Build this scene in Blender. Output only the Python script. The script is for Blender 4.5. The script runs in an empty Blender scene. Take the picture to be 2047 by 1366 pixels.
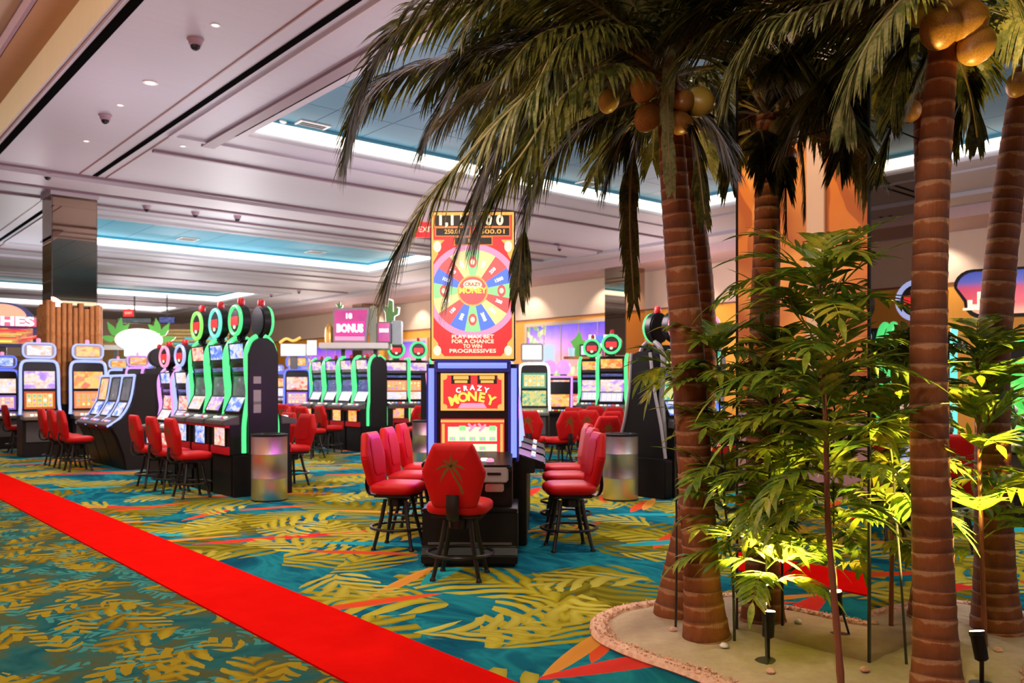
import bpy, bmesh, math, random
from mathutils import Vector, Matrix
random.seed(7)
PI = math.pi
S = bpy.context.scene
COL = S.collection
# ------------------------------------------------------------------ camera, world, exposure, large lights
FPX, CX, HY, CAMZ = 1716.0, 1023.0, 770.0, 1.55      # focal length in pixels, principal column, horizon row, eye height
cam_d = bpy.data.cameras.new('camera')
cam_d.sensor_width = 36.0
cam_d.lens = FPX * 36.0 / 2047.0
cam_d.shift_y = (HY - 683.0) / 2047.0
cam_d.clip_end = 200
cam_d.dof.use_dof = True
cam_d.dof.focus_distance = 5.0
cam_d.dof.aperture_fstop = 3.2
cam = bpy.data.objects.new('camera', cam_d)
cam.location = (0, 0, CAMZ)
cam.rotation_euler = (PI / 2, 0, 0)
COL.objects.link(cam)
S.camera = cam
S.view_settings.view_transform = 'Standard'
S.view_settings.look = 'None'
S.view_settings.gamma = 1.0
S.view_settings.use_curve_mapping = False
S.view_settings.exposure = 0.0
S.cycles.max_bounces = 6
S.cycles.diffuse_bounces = 3
S.cycles.glossy_bounces = 4
S.cycles.transmission_bounces = 2
S.cycles.caustics_reflective = False
S.cycles.sample_clamp_indirect = 6.0
w = bpy.data.worlds.new('world')
S.world = w
w.use_nodes = True
w.node_tree.nodes['Background'].inputs[0].default_value = (0.62, 0.50, 0.56, 1)
w.node_tree.nodes['Background'].inputs[1].default_value = 0.45

ROOM = math.radians(40.26)                            # the room's axes are turned this much from the camera's
CR, SR = math.cos(ROOM), math.sin(ROOM)
def ab(a, b, z=0.0):                                  # room coordinates (a along the aisle, b across it) -> world
    return Vector((b * CR - a * SR, b * SR + a * CR, z))
DA, DB = ab(1, 0), ab(0, 1)
def at(px, py, Y):                                    # a point seen at a pixel, at a depth
    return Vector(((px - CX) / FPX * Y, Y, CAMZ + (HY - py) / FPX * Y))
def ground(px, py, z=0.0):
    Y = FPX * (CAMZ - z) / (py - HY)
    return Vector(((px - CX) / FPX * Y, Y, z))
CEIL = 6.0
def overhead(px, py, z=CEIL):
    Y = FPX * (z - CAMZ) / (HY - py)
    return Vector(((px - CX) / FPX * Y, Y, z))

def lamp(kind, name, loc, power, color, size=0.1, direction=None, angle=100, blend=0.6):
    d = bpy.data.lights.new(name, kind)
    d.energy = power
    d.color = color
    if kind == 'AREA':
        d.shape = 'RECTANGLE'; d.size, d.size_y = size
    else:
        d.shadow_soft_size = size
    if kind == 'SPOT':
        d.spot_size = math.radians(angle); d.spot_blend = blend
    o = bpy.data.objects.new(name, d)
    o.location = loc
    if direction is not None:
        o.rotation_euler = Vector(direction).to_track_quat('-Z', 'Y').to_euler()
    COL.objects.link(o)
    return o
# unseen tinted fill lamps added through the hall to brighten ceiling and walls
for a_, b_, p_, c_ in ((9, 8.5, 150, (1, .80, .86)), (13.5, 4.2, 90, (.95, .8, .95)), (14.5, 9.0, 150, (.95, .78, .92)),
                       (18.5, 13.5, 150, (1, .78, .8)), (22.0, 9.0, 230, (.95, .90, .92)), (19, 5.0, 90, (1, .78, .8)),
                       (29, 12, 320, (.95, .92, .93)), (31, 20, 330, (1, .84, .74)), (38, 13, 340, (.97, .90, .93)), (40, 20.5, 300, (1, .84, .74)),
                       (17, 20.5, 260, (1, .78, .78)), (8.5, 15, 150, (1, .80, .84)), (48, 14, 320, (1, .85, .8)), (30, 6, 260, (.95, .90, .93)),
                       (3.0, 10.5, 150, (1, .8, .85)), (-4, 8.5, 120, (1, .8, .85)), (2.2, .6, 120, (1, .84, .76)), (7.5, .8, 90, (1, .84, .76))):
    lamp('POINT', 'room_fill', ab(a_, b_, 3.3), p_ * 1.56, c_, 0.5)
# recessed ceiling downlights
for a_, b_ in ((6, 1.2), (11, 1.2), (16, 1.2), (1, 1.2), (5.0, 4.2), (9.5, 4.0), (13.5, 4.0), (17.5, 4.0), (3.5, 8), (7, 8), (11, 8), (15.8, 8.2),
               (8, 13), (13, 13), (20.6, 9), (20.6, 14), (26, 4.5), (31.5, 9), (31.5, 14), (36, 11)):
    lamp('SPOT', 'downlight_beam', ab(a_, b_, CEIL - 0.06), 360, (1, .86, .66), 0.09, (0, 0, -1), 115, 0.7)
# wall washers along the cream band
for k in range(11):
    a_ = 2.0 + k * 4.2
    lamp('SPOT', 'wall_washer', ab(a_, 23.35, CEIL - 0.30), 260, (1, .84, .68), 0.08, ab(0, 0.42, -1), 95, 0.6)

# warm lamps added out of view to light the leaf wall and tan fascia
for k in range(7):
    lamp('SPOT', 'leaf_wall_fill', ab(.6 + k * 1.75, -.75, CEIL + .6), 260, (1, .80, .55), 0.08, ab(0, -.62, -1), 100, 0.6)
for k in range(5):
    lamp('AREA', 'fascia_fill', ab(3 + k * 6.0, .55, CEIL + .35), 50, (1, .84, .64), (5.6, .12), ab(0, 1, .12))
# coloured spill from the screens facing the chair rows of the wheel machine
for k in range(3):
    lamp('POINT', 'screen_spill', (-.80 + .033 * k, 8.62 + .95 * k, 1.35), 13, (.8, .08, 1.0), .12)
    lamp('POINT', 'screen_spill', (.32 + .033 * k, 8.62 + .95 * k, 1.30), 3, (.8, .10, 1.0), .12)
# ------------------------------------------------------------------ mesh builder
class MB:
    def __init__(s):
        s.v, s.f, s.m, s.uv, s.smooth = [], [], [], {}, True
    def add(s, vs, fs, mi=0):
        o = len(s.v)
        s.v.extend(vs)
        for f in fs:
            s.f.append([i + o for i in f]); s.m.append(mi)
        return o
    def box(s, c, d, R=None, mi=0):
        x, y, z = d[0] / 2, d[1] / 2, d[2] / 2
        vs = [Vector((i, j, k)) for i in (-x, x) for j in (-y, y) for k in (-z, z)]
        if R is not None: vs = [R @ p for p in vs]
        c = Vector(c)
        s.add([p + c for p in vs], [(0, 1, 3, 2), (4, 6, 7, 5), (0, 4, 5, 1), (2, 3, 7, 6), (0, 2, 6, 4), (1, 5, 7, 3)], mi)
        return s
    def span(s, p, q, mi=0):
        return s.box([(p[i] + q[i]) / 2 for i in range(3)], [abs(q[i] - p[i]) for i in range(3)], None, mi)
    def tube(s, pts, r, n=8, closed=False, mi=0, flat=1.0):
        pts = [Vector(p) for p in pts]
        N = len(pts)
        rs = r if isinstance(r, (list, tuple)) else [r] * N
        T = []
        for i in range(N):
            a = pts[i - 1] if (i or closed) else pts[i]
            b = pts[(i + 1) % N] if (i < N - 1 or closed) else pts[i]
            T.append((b - a).normalized())
        up = Vector((0, 0, 1)) if abs(T[0].z) < .9 else Vector((1, 0, 0))
        u = T[0].cross(up).normalized()
        vs = []
        for i in range(N):
            u = (u - T[i] * u.dot(T[i])).normalized()
            w_ = T[i].cross(u)
            for k in range(n):
                a = 2 * PI * k / n
                vs.append(pts[i] + u * (math.cos(a) * rs[i]) + w_ * (math.sin(a) * rs[i] * flat))
        fs = []
        for i in range(N if closed else N - 1):
            j = (i + 1) % N
            for k in range(n):
                l = (k + 1) % n
                fs.append((i * n + k, i * n + l, j * n + l, j * n + k))
        if not closed:
            fs.append(tuple(range(n - 1, -1, -1))); fs.append(tuple((N - 1) * n + k for k in range(n)))
        s.add(vs, fs, mi)
        return s
    def lathe(s, prof, n=20, c=(0, 0, 0), R=None, mi=0):
        c = Vector(c)
        vs = []
        for r, z in prof:
            for k in range(n):
                a = 2 * PI * k / n
                p = Vector((r * math.cos(a), r * math.sin(a), z))
                vs.append((R @ p if R is not None else p) + c)
        fs = []
        for i in range(len(prof) - 1):
            for k in range(n):
                l = (k + 1) % n
                fs.append((i * n + k, i * n + l, (i + 1) * n + l, (i + 1) * n + k))
        fs.append(tuple(range(n - 1, -1, -1))); fs.append(tuple((len(prof) - 1) * n + k for k in range(n)))
        s.add(vs, fs, mi)
        return s
    def prism(s, poly, o, ux, uy, dv, mi=0):          # polygon in the plane (ux, uy) through o, pushed along dv
        o, ux, uy, dv = Vector(o), Vector(ux), Vector(uy), Vector(dv)
        n = len(poly)
        vs = [o + ux * x + uy * y for x, y in poly] + [o + ux * x + uy * y + dv for x, y in poly]
        fs = [tuple(range(n - 1, -1, -1)), tuple(range(n, 2 * n))]
        for i in range(n):
            j = (i + 1) % n
            fs.append((i, j, n + j, n + i))
        s.add(vs, fs, mi)
        return s
    def pillow(s, poly, t, o, ux, uy, un, e=6, mi=0, rings=(0.0, .5, .8, .92, .98, 1.0)):  # padded slab with a soft edge
        o, ux, uy, un = Vector(o), Vector(ux), Vector(uy), Vector(un)
        n = len(poly)
        lay = [(r, -1) for r in rings] + [(r, 1) for r in reversed(rings)]
        vs = []
        for r, sg in lay:
            h = t / 2 * (max(0, 1 - r ** e)) ** .5 * .8 + t * .1
            rr_ = max(r, .02)
            for x, y in poly:
                vs.append(o + ux * x * rr_ + uy * y * rr_ + un * (h * sg))
        fs = []
        for i in range(len(lay) - 1):
            for k in range(n):
                l = (k + 1) % n
                fs.append((i * n + k, i * n + l, (i + 1) * n + l, (i + 1) * n + k))
        fs.append(tuple(range(n - 1, -1, -1))); fs.append(tuple((len(lay) - 1) * n + k for k in range(n)))
        s.add(vs, fs, mi)
        return s
    def quad_uv(s, p0, p1, p2, p3, mi=0):
        s.add([Vector(p) for p in (p0, p1, p2, p3)], [(0, 1, 2, 3)], mi)
        s.uv[len(s.f) - 1] = ((0, 0), (1, 0), (1, 1), (0, 1))
        return s
    def mesh(s, name, mats, smooth=True, bevel=0, fix=True):
        me = bpy.data.meshes.new(name)
        me.from_pydata([tuple(p) for p in s.v], [], s.f)
        for m in mats: me.materials.append(m)
        me.polygons.foreach_set('material_index', s.m)
        if s.uv:
            ul = me.uv_layers.new(name='UVMap')
            for fi, uvs in s.uv.items():
                p = me.polygons[fi]
                for k, li in enumerate(p.loop_indices): ul.data[li].uv = uvs[k % len(uvs)]
        if fix or bevel:
            bm = bmesh.new(); bm.from_mesh(me)
            if fix: bmesh.ops.recalc_face_normals(bm, faces=bm.faces)
            if bevel:
                ed = [e for e in bm.edges if len(e.link_faces) == 2 and e.calc_face_angle(0) > .6]
                bmesh.ops.bevel(bm, geom=ed, offset=bevel, segments=2, affect='EDGES', clamp_overlap=True)
            bm.to_mesh(me); bm.free()
        if smooth:
            me.polygons.foreach_set('use_smooth', [True] * len(me.polygons))
            me.set_sharp_from_angle(angle=math.radians(38))
        me.update()
        return me
    def obj(s, name, mat, parent=None, smooth=True, bevel=0, fix=True, loc=None, rz=None):
        mats = mat if isinstance(mat, (list, tuple)) else [mat]
        o = bpy.data.objects.new(name, s.mesh(name, mats, smooth, bevel, fix))
        COL.objects.link(o)
        if parent: o.parent = parent
        if loc is not None: o.location = loc
        if rz is not None: o.rotation_euler = (0, 0, rz)
        return o
CACHE = {}
def part(name, key, fn, mat, parent, **kw):           # a part whose mesh is shared by alike things
    mats = mat if isinstance(mat, (list, tuple)) else [mat]
    k = (key,) + tuple(m.name for m in mats)
    if k not in CACHE:
        mb = MB(); fn(mb)
        CACHE[k] = mb.mesh(name, mats, **kw)
    o = bpy.data.objects.new(name, CACHE[k]); COL.objects.link(o)
    if parent: o.parent = parent
    return o
def tag(o, label, cat, group=None):
    o['label'] = label; o['category'] = cat
    if group: o['group'] = group
    return o
def thing(name, label, cat, loc=(0, 0, 0), rz=0.0, group=None):
    o = bpy.data.objects.new(name, None); COL.objects.link(o)
    o.empty_display_size = .1
    o.location = loc; o.rotation_euler = (0, 0, rz)
    return tag(o, label, cat, group)
def struct(o, label=None):
    o['kind'] = 'structure'
    if label: o['label'] = label
    return o
def rr(w_, h_, r, n=4):
    pts = []
    for cx, cy, a0 in ((w_/2-r, h_/2-r, 0), (-w_/2+r, h_/2-r, 90), (-w_/2+r, -h_/2+r, 180), (w_/2-r, -h_/2+r, 270)):
        for k in range(n + 1):
            a = math.radians(a0 + 90 * k / n)
            pts.append((cx + r * math.cos(a), cy + r * math.sin(a)))
    return pts
def ell(w_, h_, n=24):
    return [(w_/2 * math.cos(2*PI*k/n), h_/2 * math.sin(2*PI*k/n)) for k in range(n)]
def catmull(P, n, closed=False):
    P = [Vector(p) for p in P]
    N = len(P); out = []
    segs = N if closed else N - 1
    for i in range(segs):
        if closed: p0, p1, p2, p3 = P[i-1], P[i], P[(i+1) % N], P[(i+2) % N]
        else: p0, p1, p2, p3 = P[max(i-1, 0)], P[i], P[i+1], P[min(i+2, N-1)]
        for k in range(n):
            t = k / n
            out.append(.5 * ((2*p1) + (p2-p0)*t + (2*p0-5*p1+4*p2-p3)*t*t + (3*p1-p0-3*p2+p3)*t*t*t))
    if not closed: out.append(P[-1])
    return out
TEXTS = {}
def text_mesh(txt, size, mat, depth=.002, bold=0.0):
    k = (txt, size, mat.name, bold)
    if k not in TEXTS:
        cu = bpy.data.curves.new('lettering', 'FONT')
        cu.body = txt; cu.size = size; cu.align_x = 'CENTER'; cu.align_y = 'CENTER'; cu.extrude = depth; cu.resolution_u = 3; cu.offset = bold
        o = bpy.data.objects.new('lettering', cu)
        me = bpy.data.meshes.new_from_object(o)
        me.name = 'lettering'
        me.materials.clear(); me.materials.append(mat)
        bpy.data.objects.remove(o)
        TEXTS[k] = me
    return TEXTS[k]
def lettering(txt, size, mat, parent, loc, tilt=0.0, rz=0.0, roll=0.0, bold=0.0, width=None):   # reads from the -Y side
    me = text_mesh(txt, size, mat, bold=bold)
    o = bpy.data.objects.new('lettering', me); COL.objects.link(o)
    o.parent = parent
    o.location = loc
    M = Matrix.Rotation(rz, 3, 'Z') @ Matrix.Rotation(PI / 2 - tilt, 3, 'X') @ Matrix.Rotation(roll, 3, 'Z')
    o.rotation_euler = M.to_euler()
    if width:
        ext = max(v.co.x for v in me.vertices) - min(v.co.x for v in me.vertices)
        o.scale = (width / ext, 1, 1)
    return o
# ------------------------------------------------------------------ materials
class NG:
    def __init__(s, name):
        s.mat = bpy.data.materials.new(name); s.mat.use_nodes = True
        s.t = s.mat.node_tree; s.n = s.t.nodes
        s.bsdf = s.n['Principled BSDF']
    def new(s, typ, **kw):
        n = s.n.new(typ)
        for k, v in kw.items(): setattr(n, k, v)
        return n
    def put(s, sock, val):
        if isinstance(val, bpy.types.NodeSocket): s.t.links.new(val, sock)
        elif val is not None:
            if hasattr(sock.default_value, '__len__') and not hasattr(val, '__len__'): val = (val,) * len(sock.default_value)
            if hasattr(val, '__len__') and len(val) == 3 and len(sock.default_value) == 4: val = tuple(val) + (1,)
            sock.default_value = val
    def m(s, op, a, b=None, c=None, clamp=False):
        n = s.new('ShaderNodeMath', operation=op, use_clamp=clamp)
        for i, v in enumerate((a, b, c)):
            if v is not None: s.put(n.inputs[i], v)
        return n.outputs[0]
    def mix(s, f, a, b):
        n = s.new('ShaderNodeMix', data_type='RGBA')
        s.put(n.inputs[0], f); s.put(n.inputs[6], a); s.put(n.inputs[7], b)
        return n.outputs[2]
    def xyz(s, v):
        n = s.new('ShaderNodeSeparateXYZ'); s.put(n.inputs[0], v); return n.outputs
    def vec(s, x, y, z=0.0):
        n = s.new('ShaderNodeCombineXYZ')
        for i, v in enumerate((x, y, z)): s.put(n.inputs[i], v)
        return n.outputs[0]
    def coord(s, kind='Object'):
        return s.new('ShaderNodeTexCoord').outputs[kind]
    def noise(s, v, scale, detail=3, rough=.5, dist=0.0):
        n = s.new('ShaderNodeTexNoise')
        s.put(n.inputs['Vector'], v); s.put(n.inputs['Scale'], scale); s.put(n.inputs['Detail'], detail); s.put(n.inputs['Roughness'], rough); s.put(n.inputs['Distortion'], dist)
        return n.outputs
    def voronoi(s, v, scale, dims='3D', rnd=1.0):
        n = s.new('ShaderNodeTexVoronoi', voronoi_dimensions=dims)
        s.put(n.inputs['Vector'], v); s.put(n.inputs['Scale'], scale); s.put(n.inputs['Randomness'], rnd)
        return n.outputs
    def ramp(s, f, stops, interp='LINEAR'):
        n = s.new('ShaderNodeValToRGB'); s.put(n.inputs[0], f)
        e = n.color_ramp.elements
        n.color_ramp.interpolation = interp
        while len(e) < len(stops): e.new(.5)
        for i, (p, c) in enumerate(stops):
            e[i].position = p; e[i].color = tuple(c) + (1,)
        return n.outputs[0]
    def step(s, a, b): return s.m('GREATER_THAN', a, b)
    def bump(s, h, strength=.3, dist=.01):
        n = s.new('ShaderNodeBump'); s.put(n.inputs['Height'], h); n.inputs['Strength'].default_value = strength; n.inputs['Distance'].default_value = dist
        s.t.links.new(n.outputs[0], s.bsdf.inputs['Normal'])
    def done(s, color=None, rough=.5, metal=0.0, emit=None, es=0.0, spec=None, trans=None):
        b = s.bsdf.inputs
        if color is not None: s.put(b['Base Color'], color)
        s.put(b['Roughness'], rough); s.put(b['Metallic'], metal)
        if emit is not None: s.put(b['Emission Color'], emit); s.put(b['Emission Strength'], es)
        if spec is not None: s.put(b['Specular IOR Level'], spec)
        return s.mat
def pm(name, color, rough=.5, metal=0.0, var=.12, scale=9.0, bump=0.0, spec=None):
    g = NG(name)
    n = g.noise(g.coord(), scale, 3)[0]
    lo = tuple(c * (1 - var) for c in color); hi = tuple(min(1, c * (1 + var)) for c in color)
    c = g.mix(n, lo, hi)
    if bump: g.bump(n, bump, .01)
    return g.done(c, rough, metal, spec=spec)
def glow(name, color, strength=1.0, body=None):
    g = NG(name)
    return g.done(body or tuple(c * .3 for c in color), .35, 0, color, strength)
def art(name, stops, cells=7.0, strength=1.15, seed=0.0, shine=.5):      # lit game artwork: coloured shapes on a gradient
    g = NG(name)
    uv = g.coord('UV')
    oi = g.new('ShaderNodeObjectInfo').outputs['Random']
    x, y, z = g.xyz(uv)
    off = g.m('MULTIPLY_ADD', oi, 37.0, seed)
    v = g.vec(g.m('ADD', x, off), g.m('MULTIPLY', y, .8), off)
    n = g.noise(v, 3.2, 2, .5, .6)[0]
    vo = g.voronoi(v, cells)
    hue = g.xyz(vo['Color'])
    t = g.m('ADD', g.m('MULTIPLY', n, .7), g.m('MULTIPLY', hue[0], .35))
    c = g.ramp(t, stops)
    hl = g.m('MULTIPLY', g.m('LESS_THAN', vo['Distance'], .3), g.step(hue[1], .66))
    c = g.mix(g.m('MULTIPLY', hl, shine), c, (1, .96, .85))
    return g.done((.01, .01, .012), .25, 0, c, strength)
def reels(name, bg, stops, nx=5, ny=3, strength=1.15, frame=(.6, .1, .02)):   # grid of reel symbols
    g = NG(name)
    x, y, z = g.xyz(g.coord('UV'))
    oi = g.new('ShaderNodeObjectInfo').outputs['Random']
    mx, my = .07, .12
    X = g.m('MULTIPLY', g.m('DIVIDE', g.m('SUBTRACT', x, mx), 1 - 2*mx), nx)
    Y = g.m('MULTIPLY', g.m('DIVIDE', g.m('SUBTRACT', y, my), 1 - 2*my), ny)
    ix, iy = g.m('FLOOR', X), g.m('FLOOR', Y)
    fx, fy = g.m('SUBTRACT', g.m('FRACT', X), .5), g.m('SUBTRACT', g.m('FRACT', Y), .5)
    wn = g.new('ShaderNodeTexWhiteNoise', noise_dimensions='3D')
    g.put(wn.inputs[0], g.vec(ix, iy, g.m('MULTIPLY', oi, 91.0)))
    r = wn.outputs['Value']
    d = g.m('SQRT', g.m('ADD', g.m('MULTIPLY', fx, fx), g.m('MULTIPLY', fy, fy)))
    sym = g.m('LESS_THAN', d, g.m('MULTIPLY_ADD', r, .14, .2))
    core = g.m('LESS_THAN', d, .12)
    gap = g.m('GREATER_THAN', g.m('ABSOLUTE', fx), .46)
    c = g.mix(sym, bg, g.ramp(r, stops, 'CONSTANT'))
    c = g.mix(g.m('MULTIPLY', core, .6), c, (1, 1, .9))
    c = g.mix(gap, c, tuple(k * .35 for k in bg))
    ins = g.m('MULTIPLY', g.m('MULTIPLY', g.step(X, 0), g.m('LESS_THAN', X, nx)), g.m('MULTIPLY', g.step(Y, 0), g.m('LESS_THAN', Y, ny)))
    c = g.mix(ins, frame, c)
    return g.done((.01, .01, .012), .25, 0, c, strength)

BLACK = pm('black_laminate', (.007, .0065, .007), .42, 0, .2, spec=.22)
BLACKP = pm('black_plastic', (.012, .012, .014), .34, 0, .2, spec=.3)
def matte(name, c):
    g = NG(name); n = g.noise(g.coord(), 12, 2)[0]
    return g.done(g.mix(n, c, tuple(k * 1.5 for k in c)), 1.0, spec=0.0)
SLOTB = matte('slot_black', (.004, .004, .004))
DARKBR = pm('dark_brown_laminate', (.014, .0105, .0095), .45, 0, .25, 4, spec=.25)
LEGM = pm('black_powder_coat', (.014, .012, .012), .35, .3, .2)
SILVER = pm('brushed_silver', (.55, .55, .58), .3, .9, .1, 30)
CHROME = pm('chrome', (.75, .75, .78), .15, 1.0, .05)
GREYP = pm('grey_plastic', (.32, .30, .32), .4, 0, .1)
DGREY = pm('dark_grey_plastic', (.09, .085, .09), .4, 0, .15)
WHITEP = pm('white_plastic', (.75, .72, .70), .4, 0, .05)
REDT = pm('red_plastic', (.55, .01, .02), .3, 0, .1)
GOLDT = pm('gold_trim', (.75, .45, .12), .3, .7, .1)
BLUEP = pm('blue_plastic', (.02, .03, .35), .3, 0, .1)
def vinyl():
    g = NG('red_vinyl')
    n = g.noise(g.coord(), 160, 2)[0]
    g.bump(n, .08, .002)
    n2 = g.noise(g.coord(), 5, 2)[0]
    return g.done(g.mix(n2, (.44, .003, .004), (.54, .005, .006)), .5, spec=.22)
VINYL = vinyl()
EMBL = pm('emblem_gold_green', (.15, .085, .012), .6, 0, .3, 40)
G_GREEN = glow('green_led', (.10, .95, .28), 1.15, (.02, .3, .08))
G_LIME = glow('lime_led', (.30, 1.0, .15), 1.1, (.05, .3, .03))
G_AQUA = glow('aqua_led', (.18, .85, .70), 1.1, (.02, .2, .2))
G_BLUE = glow('blue_led', (.14, .20, 1.0), 1.25, (.02, .03, .3))
G_BLUEW = glow('pale_blue_led', (.42, .52, 1.0), 1.15, (.1, .1, .3))
G_DEEPB = glow('deep_blue_led', (.24, .32, 1.0), 1.2, (.05, .05, .3))
G_PURP = glow('purple_led', (.75, .35, 1.0), 1.15, (.2, .05, .3))
G_WHITE = glow('white_led', (1.0, .96, .9), 1.6, (.5, .5, .5))
G_PINK = glow('pink_led', (1.0, .35, .55), 1.1, (.3, .05, .1))
G_RED = glow('red_led', (1.0, .06, .05), 1.0, (.3, .01, .01))
G_REDP = glow('red_screen', (.86, .035, .04), 1.05, (.3, .01, .01))
G_GOLD = glow('gold_print', (.92, .47, .12), 1.0, (.4, .2, .03))
G_CREAM = glow('cream_print', (1.0, .88, .62), 1.1, (.4, .3, .2))
G_LIMEP = glow('lime_print', (.75, .85, .12), 1.05, (.3, .3, .02))
G_DARK = glow('screen_black', (.02, .012, .008), .5, (.01, .01, .01))
G_SBLUE = glow('wheel_blue', (.12, .26, .95), 1.0, (.02, .03, .3))
G_SYEL = glow('wheel_yellow', (1.0, .80, .35), 1.05, (.3, .2, .05))
G_SRED = glow('wheel_red', (.95, .13, .13), 1.0, (.3, .03, .03))
G_SGRN = glow('wheel_green', (.35, .80, .35), 1.0, (.1, .3, .1))
A_PURPLE = art('art_purple', [(0, (.12, .03, .45)), (.4, (.55, .30, .95)), (.58, (1, .82, .7)), (1, (.9, .15, .08))], 4, 1.1, 1)
A_ORANGE = art('art_orange', [(0, (.55, .03, .30)), (.35, (1, .25, .06)), (.55, (1, .62, .12)), (1, (.55, .08, .75))], 4, 1.15, 2)
A_BLUE = art('art_blue', [(0, (.03, .06, .6)), (.4, (.14, .28, 1)), (.6, (.80, .88, 1)), (1, (.9, .12, .12))], 4, 1.05, 3)
A_TEAL = art('art_teal', [(0, (.01, .15, .12)), (.4, (.05, .5, .35)), (.6, (.9, .75, .2)), (1, (.2, .7, .5))], 8, 1.0, 4)
A_WARM = art('art_warm', [(0, (.5, .01, .05)), (.4, (1, .14, .14)), (.58, (1, .75, .5)), (1, (.35, .12, .8))], 4.5, 1.1, 5)
A_WHITE = art('art_white', [(0, (.30, .30, .95)), (.4, (.85, .85, 1)), (.58, (1, .75, .6)), (1, (.9, .15, .15))], 4, 1.1, 6)
A_GREEN = art('art_green', [(0, (.02, .3, .02)), (.4, (.1, .85, .12)), (.6, (.25, 1, .2)), (1, (.9, .9, .3))], 5, 1.0, 7, .25)
A_DIM = art('art_dim_glass', [(0, (.05, .045, .05)), (.5, (.13, .15, .14)), (.8, (.2, .18, .2)), (1, (.16, .2, .16))], 4, .8, 8, .2)
A_DBLUE = art('art_dim_blue', [(0, (.03, .03, .12)), (.5, (.08, .10, .32)), (.8, (.2, .2, .45)), (1, (.3, .1, .3))], 5, .9, 9, .2)
R_GOLD = reels('reels_gold', (1, .62, .18), [(0, (.35, .05, .65)), (.3, (.9, .15, .1)), (.55, (.1, .45, .3)), (.8, (.9, .9, .95))])
R_ORNG = reels('reels_orange', (1, .45, .12), [(0, (.8, .1, .3)), (.3, (.1, .4, .35)), (.55, (.9, .85, .3)), (.8, (.4, .1, .5))], frame=(.9, .25, .1))
R_PINK = reels('reels_pink', (.95, .55, .5), [(0, (.4, .1, .5)), (.3, (.9, .2, .2)), (.55, (.95, .8, .3)), (.8, (.3, .3, .85))], frame=(.25, .12, .6))
R_GREEN = reels('reels_green', (.95, .72, .25), [(0, (.1, .4, .2)), (.35, (.9, .45, .1)), (.6, (.2, .6, .45)), (.8, (.9, .85, .6))], frame=(.02, .35, .22))
R_WHITE = reels('reels_white', (.92, .88, .95), [(0, (.8, .6, .85)), (.4, (.95, .8, .8)), (.6, (.7, .7, .95)), (.8, (.95, .9, .7))], 4, 2, frame=(.6, .55, .8))
def wood(name, c1, c2, scale=(2, 2, .25), rough=.55):
    g = NG(name)
    mp = g.new('ShaderNodeMapping'); g.put(mp.inputs[0], g.coord()); mp.inputs['Scale'].default_value = scale
    n = g.noise(mp.outputs[0], 9, 6, .65, .8)[0]
    g.bump(n, .3, .01)
    return g.done(g.ramp(n, [(.25, c1), (.75, c2)]), rough)
BAMBOO = wood('bamboo_brown', (.26, .09, .02), (.70, .31, .085), (6, 6, .8))
def mirror_mat(name, c):
    g = NG(name)
    n = g.noise(g.coord(), 3, 2)[0]
    return g.done(g.mix(n, tuple(k * .95 for k in c), tuple(k * 1.05 for k in c)), .015, 1.0)
MIRROR = mirror_mat('bronze_mirror', (.70, .61, .53))
MIRRORD = mirror_mat('dark_bronze_mirror', (.40, .29, .21))
def ceil_mat(name, c, sc=1.0):
    g = NG(name)
    co = g.coord()
    mp = g.new('ShaderNodeMapping'); g.put(mp.inputs[0], co); mp.inputs['Scale'].default_value = (.4, 7, 1)
    n1 = g.noise(mp.outputs[0], 1.5, 4)[0]
    n2 = g.noise(co, .35, 2)[0]
    f = g.m('ADD', g.m('MULTIPLY', n1, .4), g.m('MULTIPLY', n2, .6))
    return g.done(g.mix(f, tuple(k * .88 for k in c), tuple(k * 1.12 for k in c)), .55)
CEILM = ceil_mat('ceiling_paint', (.43, .42, .47))
CEILT = ceil_mat('ceiling_trim_paint', (.44, .41, .455))
CEILD = ceil_mat('ceiling_plum_trim', (.20, .13, .155))
COVEB = ceil_mat('tray_blue', (.045, .165, .25))
COVEB2 = ceil_mat('tray_sky_blue', (.045, .31, .47))
TANW = ceil_mat('tan_fascia', (.56, .45, .30))
ORNC = ceil_mat('amber_ceiling', (.42, .22, .10))
PLUM = ceil_mat('plum_fascia', (.34, .22, .28))
GROOVE = pm('copper_reveal', (.20, .05, .03), .5)
COVEL = glow('cove_light_lens', (1.0, .95, .82), 3.2, (.8, .8, .8))
LENS = glow('downlight_lens', (1.0, .92, .75), 2.0, (.8, .8, .8))
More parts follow.
